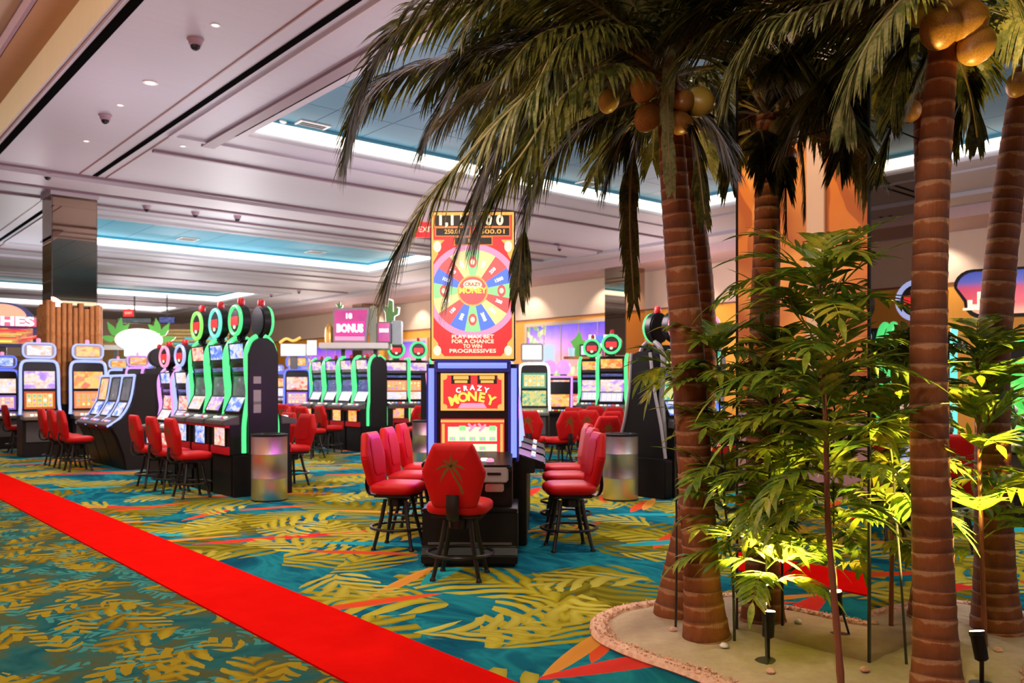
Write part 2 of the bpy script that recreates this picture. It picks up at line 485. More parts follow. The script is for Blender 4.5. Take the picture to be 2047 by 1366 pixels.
# ------------------------------------------------------------------ carpet
def frond_layer(g, p, size, seed, aspect=.34, freq=17.0, bend=.5, fill=.15, lean=.9):
    """one scatter of palm-leaf prints: returns (leaf mask, 0..1 side shade, per-leaf random)"""
    mp = g.new('ShaderNodeMapping'); g.put(mp.inputs[0], p); mp.inputs['Location'].default_value = (seed * 3.7, seed * 1.9, 0)
    dn = g.noise(mp.outputs[0], 2.2 / size, 2)[1]
    dv = g.new('ShaderNodeVectorMath', operation='MULTIPLY_ADD'); g.put(dv.inputs[0], dn); dv.inputs[1].default_value = (.22 * size, .22 * size, 0); g.put(dv.inputs[2], mp.outputs[0])
    fl = g.new('ShaderNodeVectorMath', operation='MULTIPLY'); g.put(fl.inputs[0], dv.outputs[0]); fl.inputs[1].default_value = (1, 1, 0)
    q = fl.outputs[0]
    vo = g.voronoi(q, 1.0 / size, '2D')
    d = g.new('ShaderNodeVectorMath', operation='SUBTRACT'); g.put(d.inputs[0], q); g.put(d.inputs[1], vo['Position'])
    dx, dy, _ = g.xyz(d.outputs[0])
    r = g.xyz(vo['Color'])
    ang = g.m('MULTIPLY', r[0], 2 * PI)
    c, s = g.m('COSINE', ang), g.m('SINE', ang)
    u = g.m('DIVIDE', g.m('ADD', g.m('MULTIPLY', dx, c), g.m('MULTIPLY', dy, s)), size)
    v = g.m('DIVIDE', g.m('SUBTRACT', g.m('MULTIPLY', dy, c), g.m('MULTIPLY', dx, s)), size)
    v = g.m('SUBTRACT', v, g.m('MULTIPLY', g.m('MULTIPLY', u, u), bend))
    av = g.m('ABSOLUTE', v)
    h = g.m('SQRT', g.m('MAXIMUM', g.m('SUBTRACT', 1.0, g.m('MULTIPLY', g.m('MULTIPLY', u, u), 3.0)), 0.0))
    wdt = g.m('MULTIPLY', h, aspect)
    ph = g.m('SUBTRACT', g.m('MULTIPLY', u, freq * 2.4), g.m('MULTIPLY', g.m('POWER', av, .8), freq * 2.4 * lean))
    st = g.m('SINE', ph)
    taper = g.m('SUBTRACT', g.m('MULTIPLY', g.m('DIVIDE', av, g.m('MAXIMUM', wdt, .001)), 1.1), .75 + fill)
    m1 = g.m('GREATER_THAN', st, taper)
    inside = g.m('MULTIPLY', g.m('LESS_THAN', av, wdt), g.m('GREATER_THAN', h, .05))
    mask = g.m('MULTIPLY', m1, inside)
    shade = g.m('MULTIPLY_ADD', st, .22, g.m('MULTIPLY_ADD', g.m('DIVIDE', v, .34), .3, .5))
    return mask, shade, r
def carpet():
    g = NG('palm_print_carpet')
    p = g.coord()
    x, y, z = g.xyz(p)
    wv = g.noise(p, 1.1, 3, .6, 1.2)
    st = g.new('ShaderNodeMapping'); g.put(st.inputs[0], p); st.inputs['Scale'].default_value = (1.1, .5, 1); st.inputs['Rotation'].default_value = (0, 0, .5)
    n = g.noise(st.outputs[0], 1.6, 4, .6, 1.0)[0]
    base = g.ramp(n, [(.28, (.003, .04, .085)), (.44, (.004, .095, .16)), (.54, (.012, .20, .25)), (.62, (.004, .09, .155)), (.78, (.02, .27, .28))])
    # big leaves, field beyond the runner
    m, s, r = frond_layer(g, p, 1.5, 1, .42, 17, .5, .5)
    big = g.mix(g.m('MULTIPLY', m, g.step(r[1], .32)), base, g.ramp(s, [(.1, (.09, .06, .004)), (.5, (.165, .145, .010)), (.9, (.26, .235, .022))]))
    m, s, r = frond_layer(g, p, 1.25, 4, .40, 15, .8, .30)
    on = g.step(r[1], .36)
    big = g.mix(g.m('MULTIPLY', m, on), big, g.ramp(s, [(.1, (.17, .12, .006)), (.5, (.32, .27, .016)), (.9, (.44, .38, .04))]))
    # long orange-red and cream strokes
    for k, (sc, col, thr, asp) in enumerate(((1.5, (.62, .07, .02), .35, .05), (1.6, (.60, .25, .04), .55, .04), (1.7, (.02, .34, .40), .4, .06), (2.6, (.60, .035, .025), .5, .045))):
        mp = g.new('ShaderNodeMapping'); g.put(mp.inputs[0], p); mp.inputs['Location'].default_value = (k * 5.3 + 2, k * 2.1, 0)
        vo = g.voronoi(mp.outputs[0], 1 / sc, '2D')
        d = g.new('ShaderNodeVectorMath', operation='SUBTRACT'); g.put(d.inputs[0], mp.outputs[0]); g.put(d.inputs[1], vo['Position'])
        dx, dy, _ = g.xyz(d.outputs[0]); rr_ = g.xyz(vo['Color'])
        an = g.m('MULTIPLY_ADD', rr_[0], 1.6, -.9)
        c, s_ = g.m('COSINE', an), g.m('SINE', an)
        u = g.m('ADD', g.m('MULTIPLY', dx, c), g.m('MULTIPLY', dy, s_)); v = g.m('SUBTRACT', g.m('MULTIPLY', dy, c), g.m('MULTIPLY', dx, s_))
        e = g.m('ADD', g.m('POWER', g.m('ABSOLUTE', g.m('DIVIDE', u, sc * .38)), 2), g.m('POWER', g.m('ABSOLUTE', g.m('DIVIDE', v, sc * asp)), 1.3))
        mk = g.m('MULTIPLY', g.m('LESS_THAN', e, 1), g.step(rr_[1], thr))
        big = g.mix(mk, big, g.mix(g.m('MULTIPLY', e, .5), col, tuple(min(1, q * 1.15 + .01) for q in col)))
    m, s, r = frond_layer(g, p, .9, 9, .34, 13, .9, .15)
    big = g.mix(g.m('MULTIPLY', m, g.step(r[1], .55)), big, g.ramp(s, [(.1, (.28, .22, .012)), (.9, (.50, .44, .07))]))
    # small leaves, aisle side
    n2 = g.noise(p, 2.4, 4, .6, .5)[0]
    small = g.ramp(n2, [(.3, (.008, .06, .075)), (.46, (.018, .10, .10)), (.56, (.07, .075, .025)), (.64, (.03, .095, .08)), (.75, (.008, .10, .12))])
    m, s, r = frond_layer(g, p, .26, 2, .36, 7, .5, -.1)
    small = g.mix(g.m('MULTIPLY', m, g.step(r[1], .35)), small, (.04, .20, .19))
    m, s, r = frond_layer(g, p, .52, 3, .36, 9, .5, .2)
    small = g.mix(g.m('MULTIPLY', m, g.step(r[1], .25)), small, g.ramp(s, [(.1, (.10, .055, .004)), (.6, (.22, .15, .010)), (.9, (.30, .23, .02))]))
    m, s, r = frond_layer(g, p, .36, 6, .34, 7, .4, .0)
    small = g.mix(g.m('MULTIPLY', m, g.step(r[1], .5)), small, (.27, .195, .015))
    inner = g.m('MULTIPLY', g.m('LESS_THAN', x, 2.55), g.step(x, -.70))
    col = g.mix(inner, big, small)
    fib = g.noise(p, 260, 2)[0]
    col = g.mix(g.m('MULTIPLY', fib, .35), col, (.02, .02, .015))
    g.bump(fib, .35, .004)
    return g.done(col, .95, 0, spec=.0)
CARPET = carpet()
def sandm():
    g = NG('planter_sand')
    p = g.coord()
    n = g.noise(p, 14, 6, .65)[0]; n2 = g.noise(p, 300, 2)[0]
    g.bump(g.m('ADD', n, g.m('MULTIPLY', n2, .35)), .5, .015)
    n3 = g.noise(p, 3.5, 4, .6)[0]
    return g.done(g.mix(g.m('ADD', g.m('MULTIPLY', n, .5), g.m('MULTIPLY', n3, .5)), (.26, .18, .10), (.56, .43, .29)), .9)
SAND = sandm()
RUN = None
def runm():
    g = NG('red_runner_pile')
    p = g.coord(); n = g.noise(p, 5, 4, .6)[0]; f = g.noise(p, 300, 2)[0]
    g.bump(f, .3, .004)
    return g.done(g.mix(n, (.50, .003, .002), (.62, .007, .005)), .95, spec=.0)
RUN = runm()
WALLC = ceil_mat('cream_wallpaper', (.66, .50, .38))
WALLO = ceil_mat('orange_wall', (.86, .37, .03))
WALLB = ceil_mat('brown_wall', (.40, .22, .08))
def leafwall():
    g = NG('orange_leaf_mural')
    p = g.coord(); x, y, z = g.xyz(p)
    q = g.vec(y, z, 0)
    m, s, r = frond_layer(g, q, 2.4, 2, .7, 6, .5, .5, .7)
    n = g.noise(q, 3, 3)[0]
    c = g.mix(n, (.56, .17, .012), (.66, .22, .02))
    c = g.mix(g.m('MULTIPLY', m, .9), c, g.ramp(s, [(.2, (.36, .085, .006)), (.8, (.80, .36, .07))]))
    return g.done(c, .5)
LEAFW = leafwall()

def roomobj(name, mb, mat, parent=None, smooth=False, bevel=0):     # geometry given in (b, a, z); turned into place
    o = mb.obj(name, mat, parent, smooth, bevel)
    if parent is None: o.rotation_euler = (0, 0, ROOM)
    return o
A0, A1, B0, B1 = -13.0, 62.0, -2.0, 24.3
AT = 2.91                                                            # edge of the aisle's raised ceiling
# ------------------------------------------------------------------ floor, walls
struct(roomobj('floor', MB().span((-6, A0, -.1), (B1, A1, 0)), CARPET), 'palm leaf patterned carpet in teal gold and orange')
wl = MB(); wl.span((B1, A0, 0), (B1 + .2, A1, 4.34), 0)
wr = struct(roomobj('wall_right', wl, WALLO), 'long orange wall beyond the machines')
o = roomobj('cream_band', MB().span((B1 - .03, A0, 4.34), (B1 + .2, A1, CEIL + .1)), WALLC, wr)
o = roomobj('trim_strip', MB().span((B1 - .05, A0, 4.30), (B1 - .001, A1, 4.35)), GROOVE, wr)
wf = struct(roomobj('wall_far', MB().span((B0, A1, 0), (B1, A1 + .2, 3.4)), WALLB), 'brown far wall of the gaming hall')
roomobj('cream_band', MB().span((B0, A1 - .03, 3.4), (B1, A1 + .2, CEIL + .1)), WALLC, wf)
# wall behind the viewer's left shoulder: seen in the mirrored column
wq = struct(roomobj('wall_left', MB().span((B0 - .2, A0, 0), (B0, A1, 6.8)), CEILM), 'orange leaf print wall seen only in mirrors')
for k in range(10):
    a_ = -2.4 + k * 1.75
    if k < 9: roomobj('mural_panel', MB().span((B0, a_ + .14, 1.15), (B0 + .03, a_ + 1.61, 5.1)), LEAFW, wq)
    roomobj('pilaster', MB().span((B0, a_ - .13, 0.9), (B0 + .07, a_ + .13, 5.3)), WALLC, wq)
roomobj('dado', MB().span((B0, -2.6, 0), (B0 + .05, 13.4, 1.1)), PLUM, wq)
# ------------------------------------------------------------------ ceiling with four light trays
TR = [(-10.0, 14.6, 6.23, 17.7), (24.3, 29.6, 6.2, 17.6), (39.6, 45.3, 6.2, 17.7), (49.6, 53.6, 6.2, 17.4)]
cutA = sorted({A0, A1} | {t[0] for t in TR} | {t[1] for t in TR})
cutB = sorted({AT, B1} | {t[2] for t in TR} | {t[3] for t in TR})
mb = MB()
for i in range(len(cutA) - 1):
    for j in range(len(cutB) - 1):
        ca, cb = (cutA[i] + cutA[i+1]) / 2, (cutB[j] + cutB[j+1]) / 2
        if any(t[0] < ca < t[1] and t[2] < cb < t[3] for t in TR): continue
        mb.span((cutB[j], cutA[i], CEIL), (cutB[j+1], cutA[i+1], CEIL + .12))
ceil = struct(roomobj('ceiling', mb, CEILM), 'mauve soffit ceiling with blue lit trays')
mb = MB()
mb.span((AT - .02, A0, CEIL - .02), (AT + .001, A1, CEIL + .5))
roomobj('tan_fascia', mb, TANW, ceil)
mb = MB(); mb.span((2.47, A0, CEIL + .5), (AT + .1, A1, CEIL + .55))
roomobj('amber_soffit', mb, ORNC, ceil)
mb = MB(); mb.span((2.42, A0, CEIL + .5), (2.48, A1, CEIL + .72))
roomobj('plum_fascia', mb, PLUM, ceil)
mb = MB(); mb.span((B0 - .2, A0, CEIL + .7), (2.45, A1, CEIL + .8))
roomobj('aisle_ceiling', mb, TANW, ceil)
for k, b_ in enumerate((2.0, 1.2, .3, -.8)):
    roomobj('rib', MB().span((b_ - .1, A0, CEIL + .62), (b_ + .1, A1, CEIL + .7)), (PLUM, TANW, ORNC, TANW)[k], ceil)
for a0, a1, b0, b1 in TR:
    z0, z1 = CEIL + .1, CEIL + .36
    mb = MB()
    mb.span((b0 - .06, a0 - .06, z0), (b0 + .0, a1 + .06, z1)); mb.span((b1, a0 - .06, z0), (b1 + .06, a1 + .06, z1))
    mb.span((b0, a0 - .06, z0), (b1, a0, z1)); mb.span((b0, a1, z0), (b1, a1 + .06, z1))
    BL = COVEB2 if 20 < a0 < 30 else COVEB
    roomobj('tray_upstand', mb, BL, ceil)
    mb = MB()
    for (p, q) in (((b0, a1 - .05), (b1, a1)), ((b1 - .05, a0), (b1, a1)), ((b0, a0), (b0 + .05, a1)), ((b0, a0), (b1, a0 + .05))):
        mb.span((p[0], p[1], CEIL + .06), (q[0], q[1], CEIL + .27))
    roomobj('cove_light', mb, COVEL, ceil)
    roomobj('tray_backing', MB().span((b0 - .06, a0 - .06, z1 + .02), (b1 + .06, a1 + .06, z1 + .08)), DGREY, ceil)
    # lay-in tiles of the tray: each its own panel where they can be told apart
    lo = max(a0, 3.0) if a0 < 0 else a0
    if a0 < 30:
        na, nb = max(1, round((a1 - lo) / 1.2)), round((b1 - b0) / 1.2)
        sa, sb = (a1 - lo) / na, (b1 - b0) / nb
        for i in range(na):
            for j in range(nb):
                def tl(m, sa=sa, sb=sb): m.span((.008, .008, 0), (sb - .008, sa - .008, .02))
                o = part('tile', ('tile', round(sa, 3), round(sb, 3)), tl, BL, ceil, smooth=False)
                o.location = (b0 + j * sb, lo + i * sa, z1 - .001)
        if lo > a0: roomobj('tile_field', MB().span((b0, a0, z1), (b1, lo, z1 + .02)), COVEB, ceil)
    else:
        roomobj('tile_field', MB().span((b0, a0, z1), (b1, a1, z1 + .02)), COVEB, ceil)
    # stepped moulding rings around the opening
    for off, wd, dz, mt in ((.0, .16, .05, CEILT), (.92, .10, .04, CEILT), (1.5, .5, .035, CEILT), (2.25, .14, .06, CEILD)):
        mb = MB()
        x0, x1, y0, y1 = b0 - off, b1 + off, a0 - off, a1 + off
        if off > 1: continue
        mb.span((x0 - wd, y0 - wd, CEIL - dz), (x0, y1 + wd, CEIL)); mb.span((x1, y0 - wd, CEIL - dz), (x1 + wd, y1 + wd, CEIL))
        mb.span((x0, y1, CEIL - dz), (x1, y1 + wd, CEIL)); mb.span((x0, y0 - wd, CEIL - dz), (x1, y0, CEIL))
        if off == 2.25: continue
        roomobj('moulding', mb, mt, ceil)
mb = MB(); mb.span((5.86, -8, CEIL - .05), (6.10, 15.8, CEIL))
roomobj('moulding', mb, CEILD, ceil)
# cross bands between the trays
for a_, wd, dz, mt in ((16.7, .10, .05, CEILD), (19.7, .07, .05, CEILD), (19.95, 1.0, .09, CEILT), (21.4, .12, .05, CEILD), (22.6, .12, .05, CEILD), (31.9, .12, .05, CEILD), (33.4, .9, .08, CEILT), (36.5, .12, .06, CEILD), (47.2, .2, .06, CEILD)):
    b_lo = 5.3 if a_ < 19 else AT
    roomobj('crossband', MB().span((b_lo, a_, CEIL - dz), (20.6, a_ + wd, CEIL)), mt, ceil)
roomobj('soffit_band', MB().span((20.7, A0, CEIL - .1), (21.6, A1, CEIL)), CEILT, ceil)
roomobj('soffit_band', MB().span((22.3, A0, CEIL - .28), (24.27, A1, CEIL)), ceil_mat('pink_soffit_paint', (.52, .36, .36)), ceil)
# linear slot diffusers and copper reveals
k = 0
for b_, wd, mt, a_0, a_1 in ((3.10, .12, SLOTB, A0, A1), (2.97, .03, GROOVE, A0, A1), (5.03, .10, SLOTB, A0, 19.65), (4.73, .025, GROOVE, A0, 19.65), (5.25, .025, GROOVE, A0, 19.65),
                             (5.03, .10, SLOTB, 21.6, 60), (4.73, .025, GROOVE, 21.6, 60), (5.25, .025, GROOVE, 21.6, 60)):
    k += 1
    o = struct(roomobj('trim_%d' % k, MB().span((b_ - wd/2, a_0, CEIL - .012), (b_ + wd/2, a_1, CEIL)), mt), 'black slot diffuser in the ceiling' if mt is SLOTB else 'thin copper reveal along the ceiling')
for a_ in (-4.5, -4.75, -6.2, -6.45):
    k += 1
    struct(roomobj('trim_%d' % k, MB().span((18.0, a_ - .03, CEIL - .012), (22.2, a_ + .03, CEIL)), SLOTB), 'black slot diffuser in the ceiling')
# red runners
rn = MB(); rn.span((2.22, A0, 0), (2.89, A1 - .05, .012))
tag(roomobj('carpet_runner', rn, RUN), 'long plain red carpet runner crossing the patterned floor', 'carpet')
rn = MB(); rn.span((-1.0, A0, 0), (-.40, 30, .012))
tag(roomobj('carpet_runner', rn, RUN), 'second red carpet runner seen only in the mirrored column', 'carpet')
# ------------------------------------------------------------------ ceiling fittings
def fitting_label(kind, k): return kind[k]
def dome_cam(p, label):
    t = thing('dome_camera', label, 'camera', (p[0], p[1], CEIL - .001 - (.09 if p[1] > 19.2 and label.find('tray') < 0 else 0)), 0, 'dome cameras on the ceiling'); t.scale = (.66, .66, .66)
    part('housing', 'domehouse', lambda m: m.lathe([(.16, 0), (.16, -.02), (.13, -.05), (.12, -.12), (.10, -.13)], 20), PLUM, t)
    part('dome', 'domeglass', lambda m: m.lathe([(.095, -.13), (.09, -.17), (.065, -.205), (.03, -.225), (.004, -.23)], 20), BLACKP, t)
for px, py, lb in ((390, 78, 'largest dome camera, on the ceiling nearest the top edge'), (210, 230, 'dome camera on the ceiling above the left bank, second largest'),
                   (95, 346, 'dome camera close to the mirrored bamboo column'), (293, 412, 'dome camera at the lip of the bright blue tray, beside the column'),
                   (390, 424, 'middle dome camera of three along the blue tray lip'), (474, 432, 'dome camera furthest along the blue tray lip from the column'),
                   (1118, 487, 'small dome camera beyond the tall wheel machine'), (597, 581, 'tiny dome camera beyond the blue tray'), (542, 588, 'tiniest dome camera, past the blue tray corner')):
    dome_cam(overhead(px, py), lb)
def can(p, label):
    t = thing('downlight', label, 'light', p, 0, 'recessed ceiling downlights'); k = .9 if 'bright' in label else .5; t.scale = (k, k, k)
    part('trim_ring', 'canring', lambda m: m.lathe([(.12, 0), (.12, -.012), (.085, -.016), (.08, -.004)], 18), WHITEP, t)
    part('lens', 'canlens', lambda m: m.lathe([(.08, -.002), (.075, -.012), (.01, -.012)], 18), LENS, t)
for px, py, lb in ((300, 165, 'bright recessed downlight between the two black slots'), (172, 282, 'small downlight left of the second dome camera'), (430, 50, 'downlight near the top edge of the ceiling'),
                   (240, 210, 'faint downlight behind the second dome camera'), (365, 292, 'downlight beside the plum moulding end'), (425, 400, 'downlight on the cross band above the blue tray'),
                   (1395, 470, 'downlight beyond the palm trunks'), (600, 600, 'far downlight past the second tray')):
    can(overhead(px, py), lb)
def vent(p, label, w_=.6, d_=.6):
    t = thing('air_vent', label, 'vent', p, ROOM, 'ceiling air vents')
    part('vent_frame', 'ventframe', lambda m: [m.span((-.3, -.3, -.02), (.3, -.26, 0)), m.span((-.3, .26, -.02), (.3, .3, 0)), m.span((-.3, -.26, -.02), (-.26, .26, 0)), m.span((.26, -.26, -.02), (.3, .26, 0))], WHITEP, t, smooth=False)
    for k in range(6):
        o = part('slat', 'ventslat', lambda m: m.box((0, 0, 0), (.52, .06, .008), Matrix.Rotation(.4, 3, 'X')), WHITEP, t, smooth=False)
        o.location = (0, -.22 + k * .088, -.012)
TZ = CEIL + .355
for px, py, lb in ((617, 253, 'square white air vent in the near blue tray'), (1172, 368, 'square white vent in the near tray behind the palm fronds'), (375, 478, 'air vent in the far bright blue tray'), (630, 504, 'air vent near the far corner of the bright blue tray')):
    vent(overhead(px, py, TZ), lb)
t = thing('smoke_detector', 'round white smoke detector beside the vent in the near tray', 'detector', overhead(563, 243, TZ))
part('body', 'smoke', lambda m: m.lathe([(.09, 0), (.09, -.02), (.06, -.05), (.01, -.055)], 18), WHITEP, t)
def exit_sign(p, label, s=1.0):
    t = thing('exit_sign', label, 'sign', p, 0)
    t.scale = (s, s, s)
    part('panel', 'exitpanel', lambda m: m.span((-.2, -.02, -.28), (.2, .02, -.02)), G_REDP, t, smooth=False)
    part('mount', 'exitmount', lambda m: m.span((-.05, -.03, -.02), (.05, .03, .02)), WHITEP, t, smooth=False)
    lettering('EXIT', .13, G_CREAM, t, (0, -.025, -.15))
exit_sign(overhead(852, 442), 'red lit exit sign left of the tall wheel display', 1.6)
exit_sign(overhead(257, 618), 'small red exit sign at the far end of the hall', 1.6)
# ------------------------------------------------------------------ columns
def bamboo_column():
    t = struct(thing('column', 'tall mirrored column wrapped below in brown bamboo poles', 'column', ab(21.95, 5.07), ROOM))
    hw, hd = .47, .45
    def core(m): m.span((-hw, -hd, 0), (hw, hd, CEIL - .02))
    part('core', 'colcore', core, DGREY, t, smooth=False)
    for s in (-1, 1):
        o = part('mirror_panel', 'colmir1', lambda m: m.span((-hw + .01, -.006, 3.2), (hw - .01, .006, CEIL - .12)), MIRRORD, t, smooth=False); o.location = (0, s * (hd + .007), 0)
        o = part('mirror_panel', 'colmir2', lambda m: m.span((-.006, -hd + .01, 3.2), (.006, hd - .01, CEIL - .12)), MIRRORD, t, smooth=False); o.location = (s * (hw + .007), 0, 0)
    part('capital', 'colcap', lambda m: m.span((-hw - .04, -hd - .04, CEIL - .14), (hw + .04, hd + .04, CEIL)), CEILT, t, smooth=False)
    for i in range(9):
        for side in range(4):
            rnd = random.Random(i * 7 + side)
            u = (-.5 + (i + .5) / 9) * 1.06
            r = .058 + rnd.uniform(-.004, .006); h = 3.38 + rnd.uniform(-.09, .09)
            def pole(m, r=r, h=h):
                pr = []
                nk = 7
                for q in range(nk):
                    z0, z1 = 1.1 + (h - 1.1) * q / nk, 1.1 + (h - 1.1) * (q + 1) / nk
                    pr += [(r * .96, z0 + .012), (r * .96, z1 - .02), (r * 1.06, z1 - .006), (r * 1.06, z1)]
                m.lathe(pr, 10)
            o = part('bamboo_pole', ('bp', i, side), pole, BAMBOO, t)
            o.location = ((u, -hd - .07, 0), (u, hd + .07, 0), (-hw - .07, u * .96, 0), (hw + .07, u * .96, 0))[side]
    part('plinth', 'colplinth', lambda m: m.span((-hw - .12, -hd - .12, 0), (hw + .12, hd + .12, 1.12)), BLACK, t, smooth=False)
bamboo_column()
def far_column(a_, b_, hw, label):
    t = struct(thing('column', label, 'column', ab(a_, b_), ROOM))
    part('core', ('fcore', hw), lambda m: m.span((-hw, -hw, 0), (hw, hw, CEIL - .02)), DGREY, t, smooth=False)
    for k in range(4):
        o = part('mirror_panel', ('fmir', hw), lambda m: m.span((-hw + .01, -.006, 2.6), (hw - .01, .006, CEIL - .1)), MIRRORD, t, smooth=False)
        o.rotation_euler = (0, 0, k * PI / 2); o.location = Matrix.Rotation(k * PI / 2, 3, 'Z') @ Vector((0, -hw - .007, 0))
        o = part('wood_panel', ('fwood', hw), lambda m: m.span((-hw - .01, -.02, .1), (hw + .01, .02, 2.6)), BAMBOO, t, smooth=False)
        o.rotation_euler = (0, 0, k * PI / 2); o.location = Matrix.Rotation(k * PI / 2, 3, 'Z') @ Vector((0, -hw - .02, 0))
    part('capital', ('fcap', hw), lambda m: m.span((-hw - .05, -hw - .05, CEIL - .12), (hw + .05, hw + .05, CEIL)), CEILT, t, smooth=False)
far_column(20.9, 23.0, .5, 'mirrored column against the orange wall, behind the dark end panel')
far_column(38.9, 23.0, .5, 'distant mirrored column behind the pink bonus sign')
def palm_column():
    a0, b0, wd = 2.29, 4.47, .85
    c = ab(a0 + wd / 2, b0 + wd / 2)
    t = struct(thing('column', 'square bronze mirrored column rising from the sand among the palms', 'column', c, ROOM))
    h = wd / 2
    part('core', 'pcore', lambda m: m.span((-h + .02, -h + .02, 0), (h - .02, h - .02, CEIL - .02)), BLACK, t, smooth=False)
    for k in range(4):
        R = Matrix.Rotation(k * PI / 2, 3, 'Z')
        for z0, z1 in ((.0, 2.98), (2.99, CEIL)):
            o = part('mirror_panel', ('pmir', z0), lambda m, z0=z0, z1=z1: m.span((-h + .006, -.008, z0), (h - .006, .008, z1)), MIRROR, t, smooth=False)
            o.rotation_euler = (0, 0, k * PI / 2); o.location = R @ Vector((0, -h + .008, 0))
        o = part('corner_bead', 'pbead', lambda m: m.span((-.007, -.007, 0), (.007, .007, CEIL)), BLACKP, t, smooth=False)
        o.location = R @ Vector((-h + .004, -h + .004, 0))
palm_column()
# ------------------------------------------------------------------ murals and signs on the walls
def mural_mat():
    g = NG('sunset_mural')
    x, y, z = g.xyz(g.coord('UV'))
    n = g.noise(g.vec(g.m('MULTIPLY', x, 3), y, 0), 4, 4, .6)[0]
    sky = g.ramp(g.m('ADD', y, g.m('MULTIPLY_ADD', n, .3, -.15)), [(0, (.75, .72, .35)), (.25, (.90, .45, .30)), (.5, (1, .16, .36)), (.72, (.55, .14, .85)), (1, (.10, .07, .80))])
    v = g.voronoi(g.vec(g.m('MULTIPLY', x, 3), g.m('MULTIPLY', y, 1.3), 0), 9)
    gm = g.m('MULTIPLY', g.m('LESS_THAN', g.m('ADD', x, g.m('MULTIPLY_ADD', n, .5, -.25)), .17), g.step(g.xyz(v['Color'])[0], .3))
    lo = g.m('MULTIPLY', g.m('LESS_THAN', g.m('ADD', y, g.m('MULTIPLY_ADD', n, .4, -.2)), .3), g.step(g.xyz(v['Color'])[1], .45))
    c = g.mix(g.m('MAXIMUM', gm, lo), sky, g.ramp(g.xyz(v['Color'])[2], [(0, (.10, .40, .08)), (.5, (.55, .65, .2)), (1, (.9, .85, .5))]))
    return g.done((.02, .02, .02), .3, 0, c, 1.05)
MURAL = mural_mat()
def mural(a0, a1, z0, z1, label):
    t = thing('wall_mural', label, 'mural', ab((a0 + a1) / 2, B1, (z0 + z1) / 2), ROOM - PI / 2)
    W, H = abs(a1 - a0), z1 - z0
    o = MB().quad_uv((-W/2, -.06, -H/2), (W/2, -.06, -H/2), (W/2, -.06, H/2), (-W/2, -.06, H/2)).obj('picture', MURAL, t, fix=False)
    f = MB()
    for p, q in (((-W/2-.14, -.1, -H/2-.14), (W/2+.14, 0, -H/2)), ((-W/2-.14, -.1, H/2), (W/2+.14, 0, H/2+.14)), ((-W/2-.14, -.1, -H/2), (-W/2, 0, H/2)), ((W/2, -.1, -H/2), (W/2+.14, 0, H/2))): f.span(p, q)
    f.obj('frame', WALLC, t, smooth=False)
    n = max(2, round(W / 1.1))
    for k in range(1, n):
        MB().span((-W/2 + W*k/n - .02, -.075, -H/2), (-W/2 + W*k/n + .02, -.055, H/2)).obj('mullion', WALLC, t, smooth=False)
    return t
mural(22.4, 27.6, 1.6, 4.02, 'wide framed sunset mural on the orange wall beside the dark column')
mural(35.2, 38.6, 1.8, 3.75, 'purple sunset mural on the orange wall left of the tall wheel machine')
mural(42.2, 48.8, 1.8, 3.75, 'distant purple mural behind the pink bonus sign')
